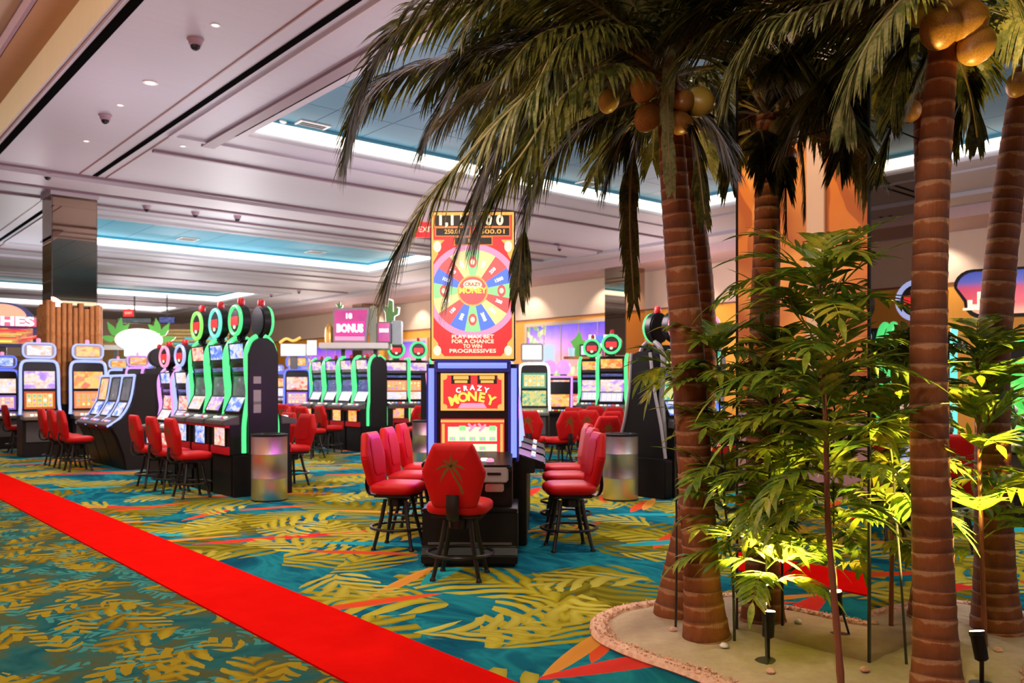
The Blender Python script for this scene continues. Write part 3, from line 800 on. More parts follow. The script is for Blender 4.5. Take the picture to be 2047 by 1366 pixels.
# ------------------------------------------------------------------ chairs (face local +Y)
def chair_proto():
    prof = [(.135, .255), (.165, .235), (.245, .055), (.25, .02), (.245, -.02), (.185, -.22), (.165, -.25), (.13, -.262)]
    right = catmull([(x, z, 0) for x, z in prof], 4)
    poly = [(p.x, p.y) for p in right] + [(-p.x, p.y) for p in reversed(right)]
    tilt = math.radians(9)
    Rt = Matrix.Rotation(tilt, 3, 'X')
    bo = Vector((0, -.235, .845))
    m = MB(); m.pillow(poly, .10, bo, (1, 0, 0), Rt @ Vector((0, 0, 1)), Rt @ Vector((0, 1, 0)))
    P = {}
    P['backrest'] = m.mesh('backrest', [VINYL])
    m = MB()
    up, nn = Rt @ Vector((0, 0, 1)), Rt @ Vector((0, -1, 0))
    def on(x, z): return bo + Vector((x, 0, 0)) + up * z + nn * .0505
    tr = [(.075, -.135), (.055, -.07), (.02, -.01), (-.008, .05), (-.012, .085)]
    tp = catmull([(x, z, 0) for x, z in tr], 4)
    for i in range(len(tp) - 1):
        w0, w1 = .012 - .006 * i / len(tp), .012 - .006 * (i + 1) / len(tp)
        a, b = tp[i], tp[i + 1]
        m.add([on(a.x - w0, a.y), on(a.x + w0, a.y), on(b.x + w1, b.y), on(b.x - w1, b.y)], [(0, 1, 2, 3)])
    for ang, ln, dr in ((18, .12, .05), (50, .10, .02), (85, .075, -.02), (130, .10, .02), (165, .125, .05), (-25, .10, .07), (205, .10, .07)):
        a = math.radians(ang)
        q = [(-.012 + math.cos(a) * ln * t, .085 + math.sin(a) * ln * t - dr * t * t * 1.3) for t in (0, .25, .5, .75, 1)]
        for i in range(4):
            w0, w1 = .012 * math.sin(PI * (i + .3) / 4.3), .012 * math.sin(PI * (i + 1.3) / 4.4)
            dx, dz = q[i+1][0] - q[i][0], q[i+1][1] - q[i][1]; L = math.hypot(dx, dz); nx, nz = -dz / L, dx / L
            m.add([on(q[i][0] - nx*w0, q[i][1] - nz*w0), on(q[i][0] + nx*w0, q[i][1] + nz*w0), on(q[i+1][0] + nx*w1, q[i+1][1] + nz*w1), on(q[i+1][0] - nx*w1, q[i+1][1] - nz*w1)], [(0, 1, 2, 3)])
    P['palm_emblem'] = m.mesh('palm_emblem', [EMBL], fix=False)
    m = MB(); m.pillow(rr(.30, .36, .07, 4), .012, bo + Rt @ Vector((0, .050, .02)), (1, 0, 0), Rt @ Vector((0, 0, 1)), Rt @ Vector((0, 1, 0)), 8)
    P['front_panel'] = m.mesh('front_panel', [VINYL])
    m = MB(); m.pillow(rr(.50, .47, .13, 6), .115, (0, .02, .575), (1, 0, 0), (0, 1, 0), (0, 0, 1), 7)
    P['seat'] = m.mesh('seat', [VINYL])
    m = MB(); m.box((0, .02, .508), (.40, .36, .025)); m.lathe([(.09, .40), (.09, .47), (.14, .497)], 16)
    P['seat_plate'] = m.mesh('seat_plate', [LEGM], bevel=.006)
    m = MB(); m.tube(catmull([(0, -.10, .50), (0, -.235, .495), (0, -.285, .53), (0, -.30, .60), (0, -.29, .70)], 4), .05, 8, flat=.26)
    P['bracket'] = m.mesh('bracket', [LEGM])
    legs = []
    for sx, sy in ((1, 1), (-1, 1), (1, -1), (-1, -1)):
        m = MB(); m.tube([(sx*.10, sy*.10 + .02, .47), (sx*.125, sy*.125 + .02, .30), (sx*.185, sy*.185 + .02, .012)], [.020, .020, .017], 8)
        m.lathe([(.024, 0), (.024, .014), (.016, .03)], 10, (sx*.186, sy*.186 + .02, 0))
        legs.append(m.mesh('leg', [LEGM]))
    P['leg'] = legs
    m = MB(); m.tube([(.265 * math.cos(2*PI*k/28), .02 + .265 * math.sin(2*PI*k/28), .20) for k in range(28)], .014, 8, closed=True)
    for k in range(4):
        a = PI/4 + k * PI/2; c, s = math.cos(a), math.sin(a)
        m.tube([(c*.20, s*.20 + .02, .20), (c*.265, s*.265 + .02, .20)], .009, 6)
    P['foot_ring'] = m.mesh('foot_ring', [LEGM])
    return P
CP = chair_proto()
def chair(p, face, label, group, s=1.0):
    rz = math.atan2(-face[0], face[1])
    t = thing('casino_chair', label, 'chair', (p[0], p[1], 0), rz, group)
    t.scale = (s, s, s)
    bk = None
    for nm, me in CP.items():
        for q in (me if isinstance(me, list) else [me]):
            o = bpy.data.objects.new(nm, q); COL.objects.link(o)
            if nm in ('palm_emblem', 'front_panel'):
                o.parent = bk
                if nm == 'palm_emblem': o['label'] = 'gold palm tree emblem'
            else: o.parent = t
            if nm == 'backrest': bk = o
    return t
# ------------------------------------------------------------------ slot machines (face local -Y, foot at z = 0)
def face_rz(f): return math.atan2(f[0], -f[1])
def screen(parent, key, w_, h_, c, tilt, mat, rim=.018, rim_mat=None, name='screen'):
    """a lit panel: tilt leans its top away from the player"""
    R = Matrix.Rotation(-tilt, 3, 'X')
    c = Vector(c)
    o = part(name, ('scr', w_, h_), lambda m: m.quad_uv((-w_/2, 0, -h_/2), (w_/2, 0, -h_/2), (w_/2, 0, h_/2), (-w_/2, 0, h_/2)), mat, parent, fix=False)
    o.location = c; o.rotation_euler = R.to_euler()
    if rim:
        def fr(m):
            for p, q in (((-w_/2-rim, -.012, -h_/2-rim), (w_/2+rim, .02, -h_/2)), ((-w_/2-rim, -.012, h_/2), (w_/2+rim, .02, h_/2+rim)), ((-w_/2-rim, -.012, -h_/2), (-w_/2, .02, h_/2)), ((w_/2, -.012, -h_/2), (w_/2+rim, .02, h_/2))): m.span(p, q)
        b = part('bezel', ('bez', w_, h_, rim), fr, rim_mat or BLACKP, o, smooth=False)
    return o
def deck_buttons(parent, c, w_, mats, n=5, tilt=.25):
    for k in range(n):
        o = part('button', ('btn', round(w_ / n, 3)), lambda m: m.prism(rr(w_ / n * .72, .045, .012, 2), (0, 0, 0), (1, 0, 0), (0, 1, 0), (0, 0, .014)), mats[k % len(mats)], parent)
        o.location = (c[0] + (k - (n - 1) / 2) * w_ / n, c[1], c[2]); o.rotation_euler = (tilt, 0, 0)
BTN = [G_WHITE, G_CREAM, G_BLUEW, G_RED]
def candle(parent, p, mat=None, s=1.0):
    o = part('candle', ('candle', s), lambda m: m.lathe([(.04*s, 0), (.045*s, .02*s), (.045*s, .075*s), (.03*s, .095*s), (.005*s, .10*s)], 12), mat or REDT, parent)
    o.location = p
    return o
def wide_machine(p, face, label, top=A_ORANGE, up=A_ORANGE, low=R_ORNG, led=G_BLUEW, group='wide cabinets with pill shaped toppers', s=1.0, topper=True):
    t = thing('slot_machine', label, 'slot machine', (p[0], p[1], 0), face_rz(face), group); t.scale = (s, s, s)
    part('base', 'w_base', lambda m: (m.span((-.36, -.28, 0), (.36, .34, .88))), DARKBR, t, bevel=.012, smooth=False)
    part('cabinet', 'w_cab', lambda m: m.prism([(-.10, .86), (-.04, 2.05), (.34, 2.08), (.34, .86)], (-.35, 0, 0), (0, 1, 0), (0, 0, 1), (.70, 0, 0)), BLACKP, t, bevel=.01, smooth=False)
    dk = part('button_deck', 'w_deck', lambda m: m.prism([(-.46, .80), (-.48, .87), (-.10, 1.0), (-.06, .80)], (-.37, 0, 0), (0, 1, 0), (0, 0, 1), (.74, 0, 0)), SILVER, t, bevel=.012, smooth=False)
    deck_buttons(dk, (0, -.40, .905), .5, BTN, 6, .33)
    part('belly_panel', 'w_belly', lambda m: m.span((-.30, -.30, .32), (.30, -.27, .76)), DGREY, t, bevel=.006, smooth=False)
    tl = .05
    screen(t, 'low', .60, .38, (0, -.105, 1.22), tl, low)
    screen(t, 'up', .60, .38, (0, -.085, 1.66), tl, up)
    def fr(m):
        for sx in (-1, 1):
            m.tube(catmull([(sx*.40, -.20, .92), (sx*.375, -.13, 1.12), (sx*.37, -.10, 1.6), (sx*.36, -.075, 1.94), (sx*.30, -.07, 2.06), (sx*.16, -.075, 2.08)], 4), .032, 8)
        m.tube([(-.17, -.075, 2.08), (.17, -.075, 2.08)], .030, 8)
    part('light_frame', 'w_frame', fr, led, t)
    if topper:
        th = part('topper', 'w_top', lambda m: (m.prism(rr(.66, .34, .12, 5), (0, -.05, 2.30), (1, 0, 0), (0, 0, 1), (0, .16, 0)), m.span((-.12, -.02, 2.06), (.12, .08, 2.16))), GREYP, t, bevel=.012)
        part('topper_light', 'w_toplt', lambda m: m.tube([(x, -.055, 2.30 + z) for x, z in rr(.63, .31, .11, 5)], .022, 6, closed=True), led, th)
        o = screen(t, 'top', .48, .22, (0, -.062, 2.30), 0, top, 0, name='topper_screen')
        candle(t, (0, .02, 2.47), G_PINK)
    return t
def curved_machine(p, face, label, led=G_GREEN, ring=G_GREEN, art1=A_WHITE, mid=A_DIM, low=A_WHITE, belly=A_BLUE, group='curved cabinets with glowing edges', s=1.0, topper=True, sides=(-1, 1), trim=REDT, h=1.0):
    t = thing('slot_machine', label, 'slot machine', (p[0], p[1], 0), face_rz(face), group); t.scale = (s, s, s * h)
    part('base', 'c_base', lambda m: m.span((-.345, -.42, 0), (.345, .0, .58)), BLACK, t, bevel=.01, smooth=False)
    prof = [(-.44, .58), (-.44, .98), (-.52, 1.0), (-.52, 1.05), (-.27, 1.13), (-.15, 1.40), (-.13, 1.68), (-.20, 1.86), (-.17, 2.14), (-.10, 2.2), (0, 2.2), (0, .58)]
    part('cabinet', 'c_cab', lambda m: m.prism(prof, (-.32, 0, 0), (0, 1, 0), (0, 0, 1), (.64, 0, 0)), BLACKP, t, bevel=.008, smooth=False)
    dk = part('button_deck', 'c_deck', lambda m: m.prism([(-.54, .99), (-.54, 1.055), (-.30, 1.12), (-.30, .99)], (-.335, 0, 0), (0, 1, 0), (0, 0, 1), (.67, 0, 0)), DGREY, t, bevel=.01, smooth=False)
    deck_buttons(dk, (0, -.44, 1.092), .46, BTN, 5, .27)
    part('red_trim', 'c_trim', lambda m: (m.span((-.33, -.50, .955), (.33, -.44, .992)), m.span((-.33, -.455, .58), (.33, -.44, .69))), trim, t, smooth=False)['label'] = 'red trim bars'
    screen(t, 'a', .50, .27, (0, -.20, 2.0), -.10, art1)
    screen(t, 'b', .50, .065, (0, -.172, 1.775), -.35, A_DBLUE, .01, name='meter_display')
    screen(t, 'c', .54, .28, (0, -.150, 1.53), .06, mid)
    screen(t, 'd', .52, .22, (0, -.222, 1.275), .44, low)
    screen(t, 'e', .40, .25, (0, -.449, .825), 0, belly, .014, name='belly_screen')
    for sx in (-1, 1):
        if sx not in sides: continue
        def ed(m, sx=sx): m.tube(catmull([(sx*.325, -.05, 2.24), (sx*.325, -.14, 2.17), (sx*.325, -.205, 2.0), (sx*.325, -.20, 1.7), (sx*.325, -.175, 1.42), (sx*.325, -.215, 1.15), (sx*.325, -.235, .95), (sx*.325, -.235, .60)], 4), .042, 8, flat=.8)
        part('edge_light', ('c_edge', sx), ed, led, t)
    if topper:
        th = part('topper', 'c_top', lambda m: (m.prism(ell(.46, .46), (0, -.22, 2.47), (1, 0, 0), (0, 0, 1), (0, .14, 0)), m.prism([(-.09, 0), (.09, 0), (.05, .12), (-.05, .12)], (0, -.18, 2.18), (1, 0, 0), (0, 0, 1), (0, .08, 0))), BLACKP, t, bevel=.02)
        part('ring_light', 'c_ring', lambda m: m.tube([(.20 * math.cos(2*PI*k/28), -.225, 2.47 + .20 * math.sin(2*PI*k/28)) for k in range(28)], .028, 8, closed=True), ring, th)
        d = part('badge', 'c_badge', lambda m: (m.prism(ell(.30, .30), (0, -.235, 2.47), (1, 0, 0), (0, 0, 1), (0, .02, 0), 1), m.prism(rr(.25, .13, .02, 2), (0, -.245, 2.46), (1, 0, 0), (0, 0, 1), (0, .02, 0), 0), m.prism(ell(.07, .06), (0, -.245, 2.38), (1, 0, 0), (0, 0, 1), (0, .02, 0), 2)), [G_REDP, G_DARK, G_CREAM], th)
        candle(t, (.0, -.14, 2.69), REDT, 1.1)
    else:
        candle(t, (.0, -.06, 2.2), REDT, .9)
    return t
def slant_machine(p, face, label, group='slant topped machines beside the bamboo column', art1=A_DIM, low=A_BLUE, led=G_BLUEW):
    t = thing('slot_machine', label, 'slot machine', (p[0], p[1], 0), face_rz(face), group)
    part('base', 's_base', lambda m: m.prism([(-.30, 0), (-.36, .20), (-.46, .55), (-.55, .74), (0, .74), (0, 0)], (-.35, 0, 0), (0, 1, 0), (0, 0, 1), (.70, 0, 0)), DARKBR, t, bevel=.01, smooth=False)
    part('cabinet', 's_cab', lambda m: m.prism([(-.58, .74), (-.60, .82), (-.36, .95), (-.20, 1.24), (-.12, 1.70), (0, 1.72), (0, .74)], (-.34, 0, 0), (0, 1, 0), (0, 0, 1), (.68, 0, 0)), BLACKP, t, bevel=.008, smooth=False)
    dk = part('button_deck', 's_deck', lambda m: m.prism([(-.62, .80), (-.62, .83), (-.38, .955), (-.34, .93)], (-.35, 0, 0), (0, 1, 0), (0, 0, 1), (.70, 0, 0)), DGREY, t, bevel=.006, smooth=False)
    deck_buttons(dk, (0, -.52, .89), .5, [G_BLUEW, G_RED, G_CREAM, G_PURP], 5, .45)
    screen(t, 'a', .54, .42, (0, -.166, 1.47), .17, art1)
    screen(t, 'b', .54, .28, (0, -.286, 1.10), .50, low)
    def ed(m):
        for sx in (-1, 1): m.tube(catmull([(sx*.345, -.12, 1.73), (sx*.345, -.20, 1.26), (sx*.345, -.37, .96), (sx*.345, -.60, .80)], 4), .022, 8)
        m.tube([(-.345, -.12, 1.73), (.345, -.12, 1.73)], .022, 8)
    part('edge_light', 's_edge', ed, led, t)
    return t
def upright_machine(p, face, label, group, up=A_WARM, low=R_WHITE, led=G_BLUE, deck=True):
    t = thing('slot_machine', label, 'slot machine', (p[0], p[1], 0), face_rz(face), group)
    part('base', 'u_base', lambda m: m.span((-.38, -.34, 0), (.38, 0, .74)), DARKBR, t, bevel=.01, smooth=False)
    part('cabinet', 'u_cab', lambda m: m.prism([(-.42, .70), (-.42, .82), (-.20, .90), (-.12, 1.76), (0, 1.76), (0, .70)], (-.38, 0, 0), (0, 1, 0), (0, 0, 1), (.76, 0, 0)), BLACKP, t, bevel=.008, smooth=False)
    dk = part('button_deck', 'u_deck', lambda m: m.prism([(-.52, .74), (-.52, .80), (-.22, .90), (-.22, .74)], (-.36, 0, 0), (0, 1, 0), (0, 0, 1), (.72, 0, 0)), BLACK, t, bevel=.012, smooth=False)
    deck_buttons(dk, (0, -.40, .85), .5, [G_BLUEW, G_CREAM, G_RED, G_LIMEP], 6, .32)
    screen(t, 'a', .60, .34, (0, -.142, 1.52), .09, up)
    screen(t, 'b', .60, .34, (0, -.180, 1.12), .09, low)
    def ed(m):
        for sx in (-1, 1): m.tube([(sx*.365, -.24, .90), (sx*.365, -.14, 1.78)], .03, 8)
        m.tube([(-.36, -.14, 1.78), (.36, -.14, 1.78)], .03, 8)
    part('edge_light', 'u_edge', ed, led, t)
    return t
def tower_machine(p, face, label):
    t = thing('slot_machine', label, 'slot machine', (p[0], p[1], 0), face_rz(face))
    # plinth with a flared toe, cabinet, lit edges
    part('plinth', 't_pl', lambda m: (m.prism([(-.44, .03), (-.44, .10), (-.36, .16), (-.36, .46), (.30, .46), (.30, .03)], (-.41, 0, 0), (0, 1, 0), (0, 0, 1), (.82, 0, 0)), m.span((-.39, -.40, 0), (.39, .3, .04)), m.span((-.41, -.37, .46), (.41, .30, .49))), BLACK, t, bevel=.008, smooth=False)
    part('toe_strip', 't_toe', lambda m: m.span((-.36, -.365, .18), (.36, -.355, .20)), DGREY, t, smooth=False)
    part('lower_cabinet', 't_low', lambda m: m.span((-.36, -.24, .49), (.36, .30, .88)), DARKBR, t, bevel=.01, smooth=False)
    part('cabinet', 't_cab', lambda m: (m.span((-.33, .02, .84), (.33, .34, 1.78)), m.span((-.40, .06, .84), (.40, .34, 1.74))), BLACKP, t, bevel=.01, smooth=False)
    dk = part('button_deck', 't_deck', lambda m: (m.prism([(-.36, .80), (-.38, .86), (-.04, .95), (.06, .95), (.06, .80)], (-.36, 0, 0), (0, 1, 0), (0, 0, 1), (.72, 0, 0))), BLACKP, t, bevel=.014, smooth=False)
    deck_buttons(dk, (-.05, -.25, .895), .42, [G_WHITE, G_RED, G_CREAM, G_GOLD], 5, .26)
    bp = part('bill_panel', 't_bill', lambda m: m.prism(rr(.24, .13, .02, 2), (.21, -.385, .78), (1, 0, 0), (0, 0, 1), (0, .12, 0)), GREYP, t, bevel=.008)
    bp['label'] = 'grey note acceptor plate'
    part('bill_slot', 't_bslot', lambda m: m.prism(rr(.12, .022, .008, 2), (.21, -.389, .79), (1, 0, 0), (0, 0, 1), (0, .01, 0)), BLACK, bp)
    part('ticket_printer', 't_tick', lambda m: m.span((.13, -.34, .63), (.29, -.23, .70)), SILVER, t, bevel=.008, smooth=False)
    part('bash_button', 't_bash', lambda m: m.lathe([(.035, 0), (.035, .02), (.02, .03), (.003, .032)], 14, (.17, -.28, .885)), G_PINK, t)
    # lower screen: two rows of reels on red
    sc = part('screen', 't_s1', lambda m: m.span((-.285, -.012, .90), (.285, .03, 1.245)), G_REDP, t, smooth=False)
    def rows(m):
        m.span((-.22, -.017, 1.045), (.22, -.013, 1.175), 0); m.span((-.22, -.017, .955), (.22, -.013, 1.02), 0)
        for k in range(5):
            x = -.18 + .09 * k
            m.span((x - .028, -.019, 1.05), (x + .028, -.017, 1.085), 1)
            if k in (1, 4): m.span((x - .03, -.019, 1.14), (x + .03, -.017, 1.185), 1)
            if k in (2, 3): m.box((x, -.019, 1.165), (.022, .003, .085), Matrix.Rotation(.8, 3, 'Y'), 2); m.box((x - .02, -.019, 1.185), (.05, .003, .02), Matrix.Rotation(.8, 3, 'Y'), 2)
            if k < 4: m.span((x - .028, -.019, .965), (x + .028, -.017, 1.0), 1)
            m.span((x - .008, -.0205, 1.055), (x + .008, -.019, 1.075), 3)
            if k < 4: m.span((x - .008, -.0205, .97), (x + .008, -.019, .99), 3)
        for sx in (-1, 1):
            m.span((sx * .262 - .012, -.016, .93), (sx * .262 + .012, -.013, 1.2), 4)
        m.span((-.285, -.016, 1.215), (.285, -.013, 1.235), 4)
        m.span((-.12, -.017, .912), (.16, -.013, .93), 4)
    part('reel_rows', 't_rows', rows, [G_CREAM, G_SGRN, G_PINK, G_PURP, G_GOLD], sc, smooth=False)
    # upper screen: title
    s2 = part('screen', 't_s2', lambda m: m.span((-.285, -.012, 1.32), (.285, .03, 1.655)), G_REDP, t, smooth=False)
    def fr2(m):
        for p_, q_ in (((-.285, -.018, 1.32), (.285, -.012, 1.338)), ((-.285, -.018, 1.637), (.285, -.012, 1.655)), ((-.285, -.018, 1.32), (-.262, -.012, 1.655)), ((.262, -.018, 1.32), (.285, -.012, 1.655))): m.span(p_, q_, 0)
        for sx in (-1, 1):
            for z in (1.35, 1.625): m.prism(ell(.06, .06, 12), (sx * .255, -.02, z), (1, 0, 0), (0, 0, 1), (0, .004, 0), 0)
        for x0, x1 in ((-.19, -.015), (.045, .22)):
            m.span((x0, -.017, 1.56), (x1, -.012, 1.64), 1); m.span((x0 + .02, -.019, 1.60), (x1 - .02, -.017, 1.632), 0); m.span((x0 + .03, -.019, 1.567), (x1 - .03, -.017, 1.592), 0)
        m.prism([(-.13, 0), (.13, 0), (.10, .045), (-.10, .045)], (0, -.016, 1.342), (1, 0, 0), (0, 0, 1), (0, .003, 0), 2)
    part('artwork', 't_art2', fr2, [G_GOLD, G_DARK, G_PINK], s2, smooth=False)
    for k, ch in enumerate('CRAZY'):
        u = k - 2
        lettering(ch, .062, G_WHITE, s2, (u * .063, -.022, 1.525 - .006 * u * u), roll=-u * .10, bold=.002)
    for k, ch in enumerate('MONEY'):
        u = k - 2
        lettering(ch, .115, G_LIMEP, s2, (u * .083, -.024, 1.445 - .009 * u * u), roll=-u * .16, bold=.004)
    # lit frame
    le = part('edge_light', 't_e1', lambda m: (m.tube([(-.372, -.01, .90), (-.372, .0, 1.70)], .026, 8)), G_DEEPB, t); le['label'] = 'pale blue light strip'
    part('edge_light', 't_e2', lambda m: (m.tube([(.372, -.01, .90), (.372, .0, 1.70)], .026, 8)), G_DEEPB, t)
    part('edge_light', 't_e3', lambda m: (m.tube([(-.31, -.01, 1.725), (.31, -.01, 1.725)], .026, 8)), G_DEEPB, t)
    part('side_trim', 't_st', lambda m: (m.span((-.415, -.0, .86), (-.392, .3, 1.74)), m.span((.392, -.0, .86), (.415, .3, 1.74)), m.span((-.345, -.01, .86), (-.32, .08, 1.76)), m.span((.32, -.01, .86), (.345, .08, 1.76)), m.span((-.34, -.02, 1.665), (.34, .05, 1.695)), m.span((-.34, -.02, 1.755), (.34, .05, 1.78))), BLUEP, t, smooth=False)
    # tall wheel display
    hd = part('display_housing', 't_hd', lambda m: (m.span((-.385, .04, 1.77), (.385, .22, 3.125)), m.span((-.2, .08, 1.70), (.2, .3, 1.80))), BLACKP, t, bevel=.008, smooth=False)
    ds = part('wheel_screen', 't_ds', lambda m: m.span((-.372, .028, 1.785), (.372, .042, 3.11)), G_REDP, t, smooth=False)
    zc, yf = 2.40, .02
    def bord(m):
        for p_, q_ in (((-.372, .022, 1.785), (.372, .028, 1.81)), ((-.372, .022, 3.085), (.372, .028, 3.11)), ((-.372, .022, 1.785), (-.355, .028, 3.11)), ((.355, .022, 1.785), (.372, .028, 3.11))): m.span(p_, q_, 0)
        for sx in (-1, 1):
            m.prism([(0, 0), (sx * .10, 0), (sx * .10, .17), (sx * .06, .12), (sx * .045, .05)], (sx * .255, .024, 1.81), (1, 0, 0), (0, 0, 1), (0, .004, 0), 0)
            m.prism([(0, 0), (sx * .10, 0), (sx * .10, -.2), (sx * .06, -.13), (sx * .045, -.05)], (sx * .255, .024, 2.86), (1, 0, 0), (0, 0, 1), (0, .004, 0), 0)
            m.prism(ell(.07, .09, 14), (sx * .32, .021, 1.86), (1, 0, 0), (0, 0, 1), (0, .004, 0), 3)
            m.prism(ell(.07, .10, 14), (sx * .32, .021, 2.80), (1, 0, 0), (0, 0, 1), (0, .004, 0), 3)
        for x0, x1, z0, z1 in ((-.34, .33, 2.985, 3.08), (-.33, -.03, 2.90, 2.965), (.04, .33, 2.90, 2.965), (-.16, .17, 2.82, 2.88)):
            m.span((x0, .021, z0), (x1, .027, z1), 1)
            m.span((x0 - .01, .023, z0 - .01), (x1 + .01, .027, z1 + .01), 2)
    part('artwork', 't_bord', bord, [G_GOLD, G_DARK, glow('orange_edge', (.75, .22, .05), 1), G_CREAM], ds, smooth=False)
    R1, R0 = .40, .125
    def cl(P): return [(max(-.352, min(.352, x)), z) for x, z in P]
    def wheel(m):
        m.prism(cl(ell(2*R1+.05, 2*R1+.05, 64)), (0, yf + .004, zc), (1, 0, 0), (0, 0, 1), (0, .003, 0), 5)
        order = [3, 1, 2, 0, 3, 1, 2, 0, 3, 0, 1, 2, 3, 0, 2, 1]
        for k in range(16):
            a0 = PI / 2 - PI / 16 + 2 * PI * k / 16
            pts = [(r_ * math.cos(a0 + q * PI / 24), r_ * math.sin(a0 + q * PI / 24)) for r_, qs in ((R1 - .03, (0, 1, 2, 3)), (R0, (3, 2, 1, 0))) for q in qs]
            m.prism(cl(pts), (0, yf, zc), (1, 0, 0), (0, 0, 1), (0, .003, 0), order[k])
        for k in range(4):
            a = PI/2 + k * PI/2
            m.prism(ell(.075, .11, 14), (.26 * math.cos(a), yf - .002, zc + .26 * math.sin(a)), (1, 0, 0), (0, 0, 1), (0, .003, 0), 2)
            m.prism(ell(.04, .05, 12), (.26 * math.cos(a), yf - .004, zc + .26 * math.sin(a)), (1, 0, 0), (0, 0, 1), (0, .003, 0), 6)
        m.prism(ell(2*R0+.03, 2*R0+.03, 32), (0, yf - .003, zc), (1, 0, 0), (0, 0, 1), (0, .003, 0), 4)
        m.prism(ell(2*R0, 2*R0, 32), (0, yf - .006, zc), (1, 0, 0), (0, 0, 1), (0, .003, 0), 2)
        m.prism(ell(.17, .09, 20), (0, yf - .009, zc + .055), (1, 0, 0), (0, 0, 1), (0, .003, 0), 6)
    wl_ = part('prize_wheel', 't_wheel', wheel, [G_SBLUE, G_SYEL, G_SRED, G_SGRN, G_GOLD, G_PINK, G_CREAM], ds, smooth=False)
    lettering('CRAZY', .045, G_REDP, ds, (0, yf - .012, zc + .055), bold=.001)
    lettering('MONEY', .072, G_LIMEP, ds, (0, yf - .014, zc), bold=.003, width=.25)
    for k, tx in ((1, '10X'), (2, '200'), (3, '1000'), (5, '25X'), (6, '150'), (7, '500'), (9, '2000'), (10, '20X'), (11, '300'), (13, '1500'), (14, '250'), (15, '40X')):
        a = PI / 2 + 2 * PI * k / 16
        lettering(tx, .042, G_WHITE, ds, (.255 * math.cos(a), yf - .006, zc + .255 * math.sin(a)), roll=a if math.cos(a) > -.01 else a + PI, bold=.001)
    for ch, x in zip('1,116.00', (-.29, -.235, -.185, -.10, .00, .07, .145, .245)): lettering(ch, .118, G_CREAM, ds, (x, .016, 3.032), bold=.006)
    lettering('250.01', .055, G_GOLD, ds, (-.18, .016, 2.932), bold=.001)
    lettering('500.01', .055, G_GOLD, ds, (.185, .016, 2.932), bold=.001, width=.22)
    lettering('11.05', .05, G_GOLD, ds, (.01, .016, 2.85), bold=.001)
    for k, tx in enumerate(('PLAY MAX BET', 'FOR A CHANCE', 'TO WIN', 'PROGRESSIVES')):
        lettering(tx, .047, G_CREAM, ds, (0, .02, 1.985 - .043 * k), bold=.001, width=(.38, .38, .17, .42)[k])
    return t
# ------------------------------------------------------------------ steel bins, end panels
def steel():
    g = NG('brushed_steel_bin')
    x, y, z = g.xyz(g.coord())
    a = g.m('ARCTAN2', y, x)
    n = g.noise(g.vec(g.m('MULTIPLY', a, 14), 0, g.m('MULTIPLY', z, .15)), 3, 3)[0]
    g.bump(n, .12, .01)
    tg = g.new('ShaderNodeTangent', direction_type='RADIAL', axis='Z'); g.t.links.new(tg.outputs[0], g.bsdf.inputs['Tangent']); g.bsdf.inputs['Anisotropic'].default_value = .85; g.bsdf.inputs['Anisotropic Rotation'].default_value = 0.0
    return g.done(g.mix(n, (.66, .62, .58), (.86, .82, .78)), .32, 1.0)
STEEL = steel()
def bin_(p, label, s=1.0):
    t = thing('litter_bin', label, 'bin', (p[0], p[1], 0), 0, 'round steel bins'); t.scale = (s, s, s)
    part('drum', 'bindrum', lambda m: m.lathe([(.232, .0), (.235, .02), (.235, .30), (.2365, .305), (.235, .31), (.235, .62), (.2365, .625), (.235, .63), (.235, .86)], 40), STEEL, t)
    part('lid', 'binlid', lambda m: m.lathe([(.24, .86), (.242, .89), (.20, .90), (.15, .895), (.14, .87), (.01, .86)], 40), BLACKP, t)
    part('base_ring', 'binring', lambda m: m.lathe([(.238, 0), (.238, .02), (.2, .022)], 40), BLACKP, t)
# ================================================================== placing the machines and chairs
mB, pA, mA, pB = -DB, DA, -DA, DB
def v2(p): return (p[0], p[1])
# --- L1: green edged bank left of centre; its far half has lower machines in other colours
L1C = 5.12
arts = [(A_BLUE, A_BLUE, A_WARM), (A_BLUE, A_PURPLE, A_BLUE), (A_WARM, A_WHITE, A_BLUE), (A_WHITE, A_PURPLE, A_WARM), (A_BLUE, A_WHITE, A_BLUE), (A_PURPLE, A_WARM, A_WHITE)]
names = ['front machine of the green lit bank left of centre, beside the steel bin', 'second green lit machine from the steel bin in the left bank', 'third green lit machine from the steel bin, with lime ring topper',
         'low blue edged machine behind the third, pale blue disc topper', 'low pink edged machine at the far end of the green bank, pink disc topper']
leds = [G_GREEN, G_GREEN, G_GREEN, G_BLUEW, G_PURP]
rings = [G_GREEN, G_AQUA, G_LIME, G_BLUEW, G_PINK]
for i in range(5):
    curved_machine(ab(11.88 + .75 * i, L1C), mB, names[i], leds[i], rings[i], arts[i][0], A_DIM if i < 3 else A_WARM, arts[i][1], arts[i][2], h=1.0 if i < 3 else .82)
for i, nm in enumerate(('machine backing the front green one, its dark topper seen from behind',)):
    curved_machine(ab(11.88 + .75 * i, L1C + .02), pB, nm)
t = thing('end_panel', 'tall dark end panel between the two green light strips', 'panel', ab(11.475, L1C), ROOM)
part('board', 'l1end', lambda m: m.prism([(-.21, .56), (-.21, 1.98), (-.15, 2.14), (-.05, 2.21), (.07, 2.21), (.17, 2.14), (.23, 1.98), (.23, .56)], (0, -.02, 0), (1, 0, 0), (0, 0, 1), (0, .04, 0)), BLACKP, t, bevel=.006, smooth=False)
part('kick_board', 'l1kick', lambda m: m.span((-.42, -.02, 0), (.44, .02, .57)), BLACK, t, smooth=False)
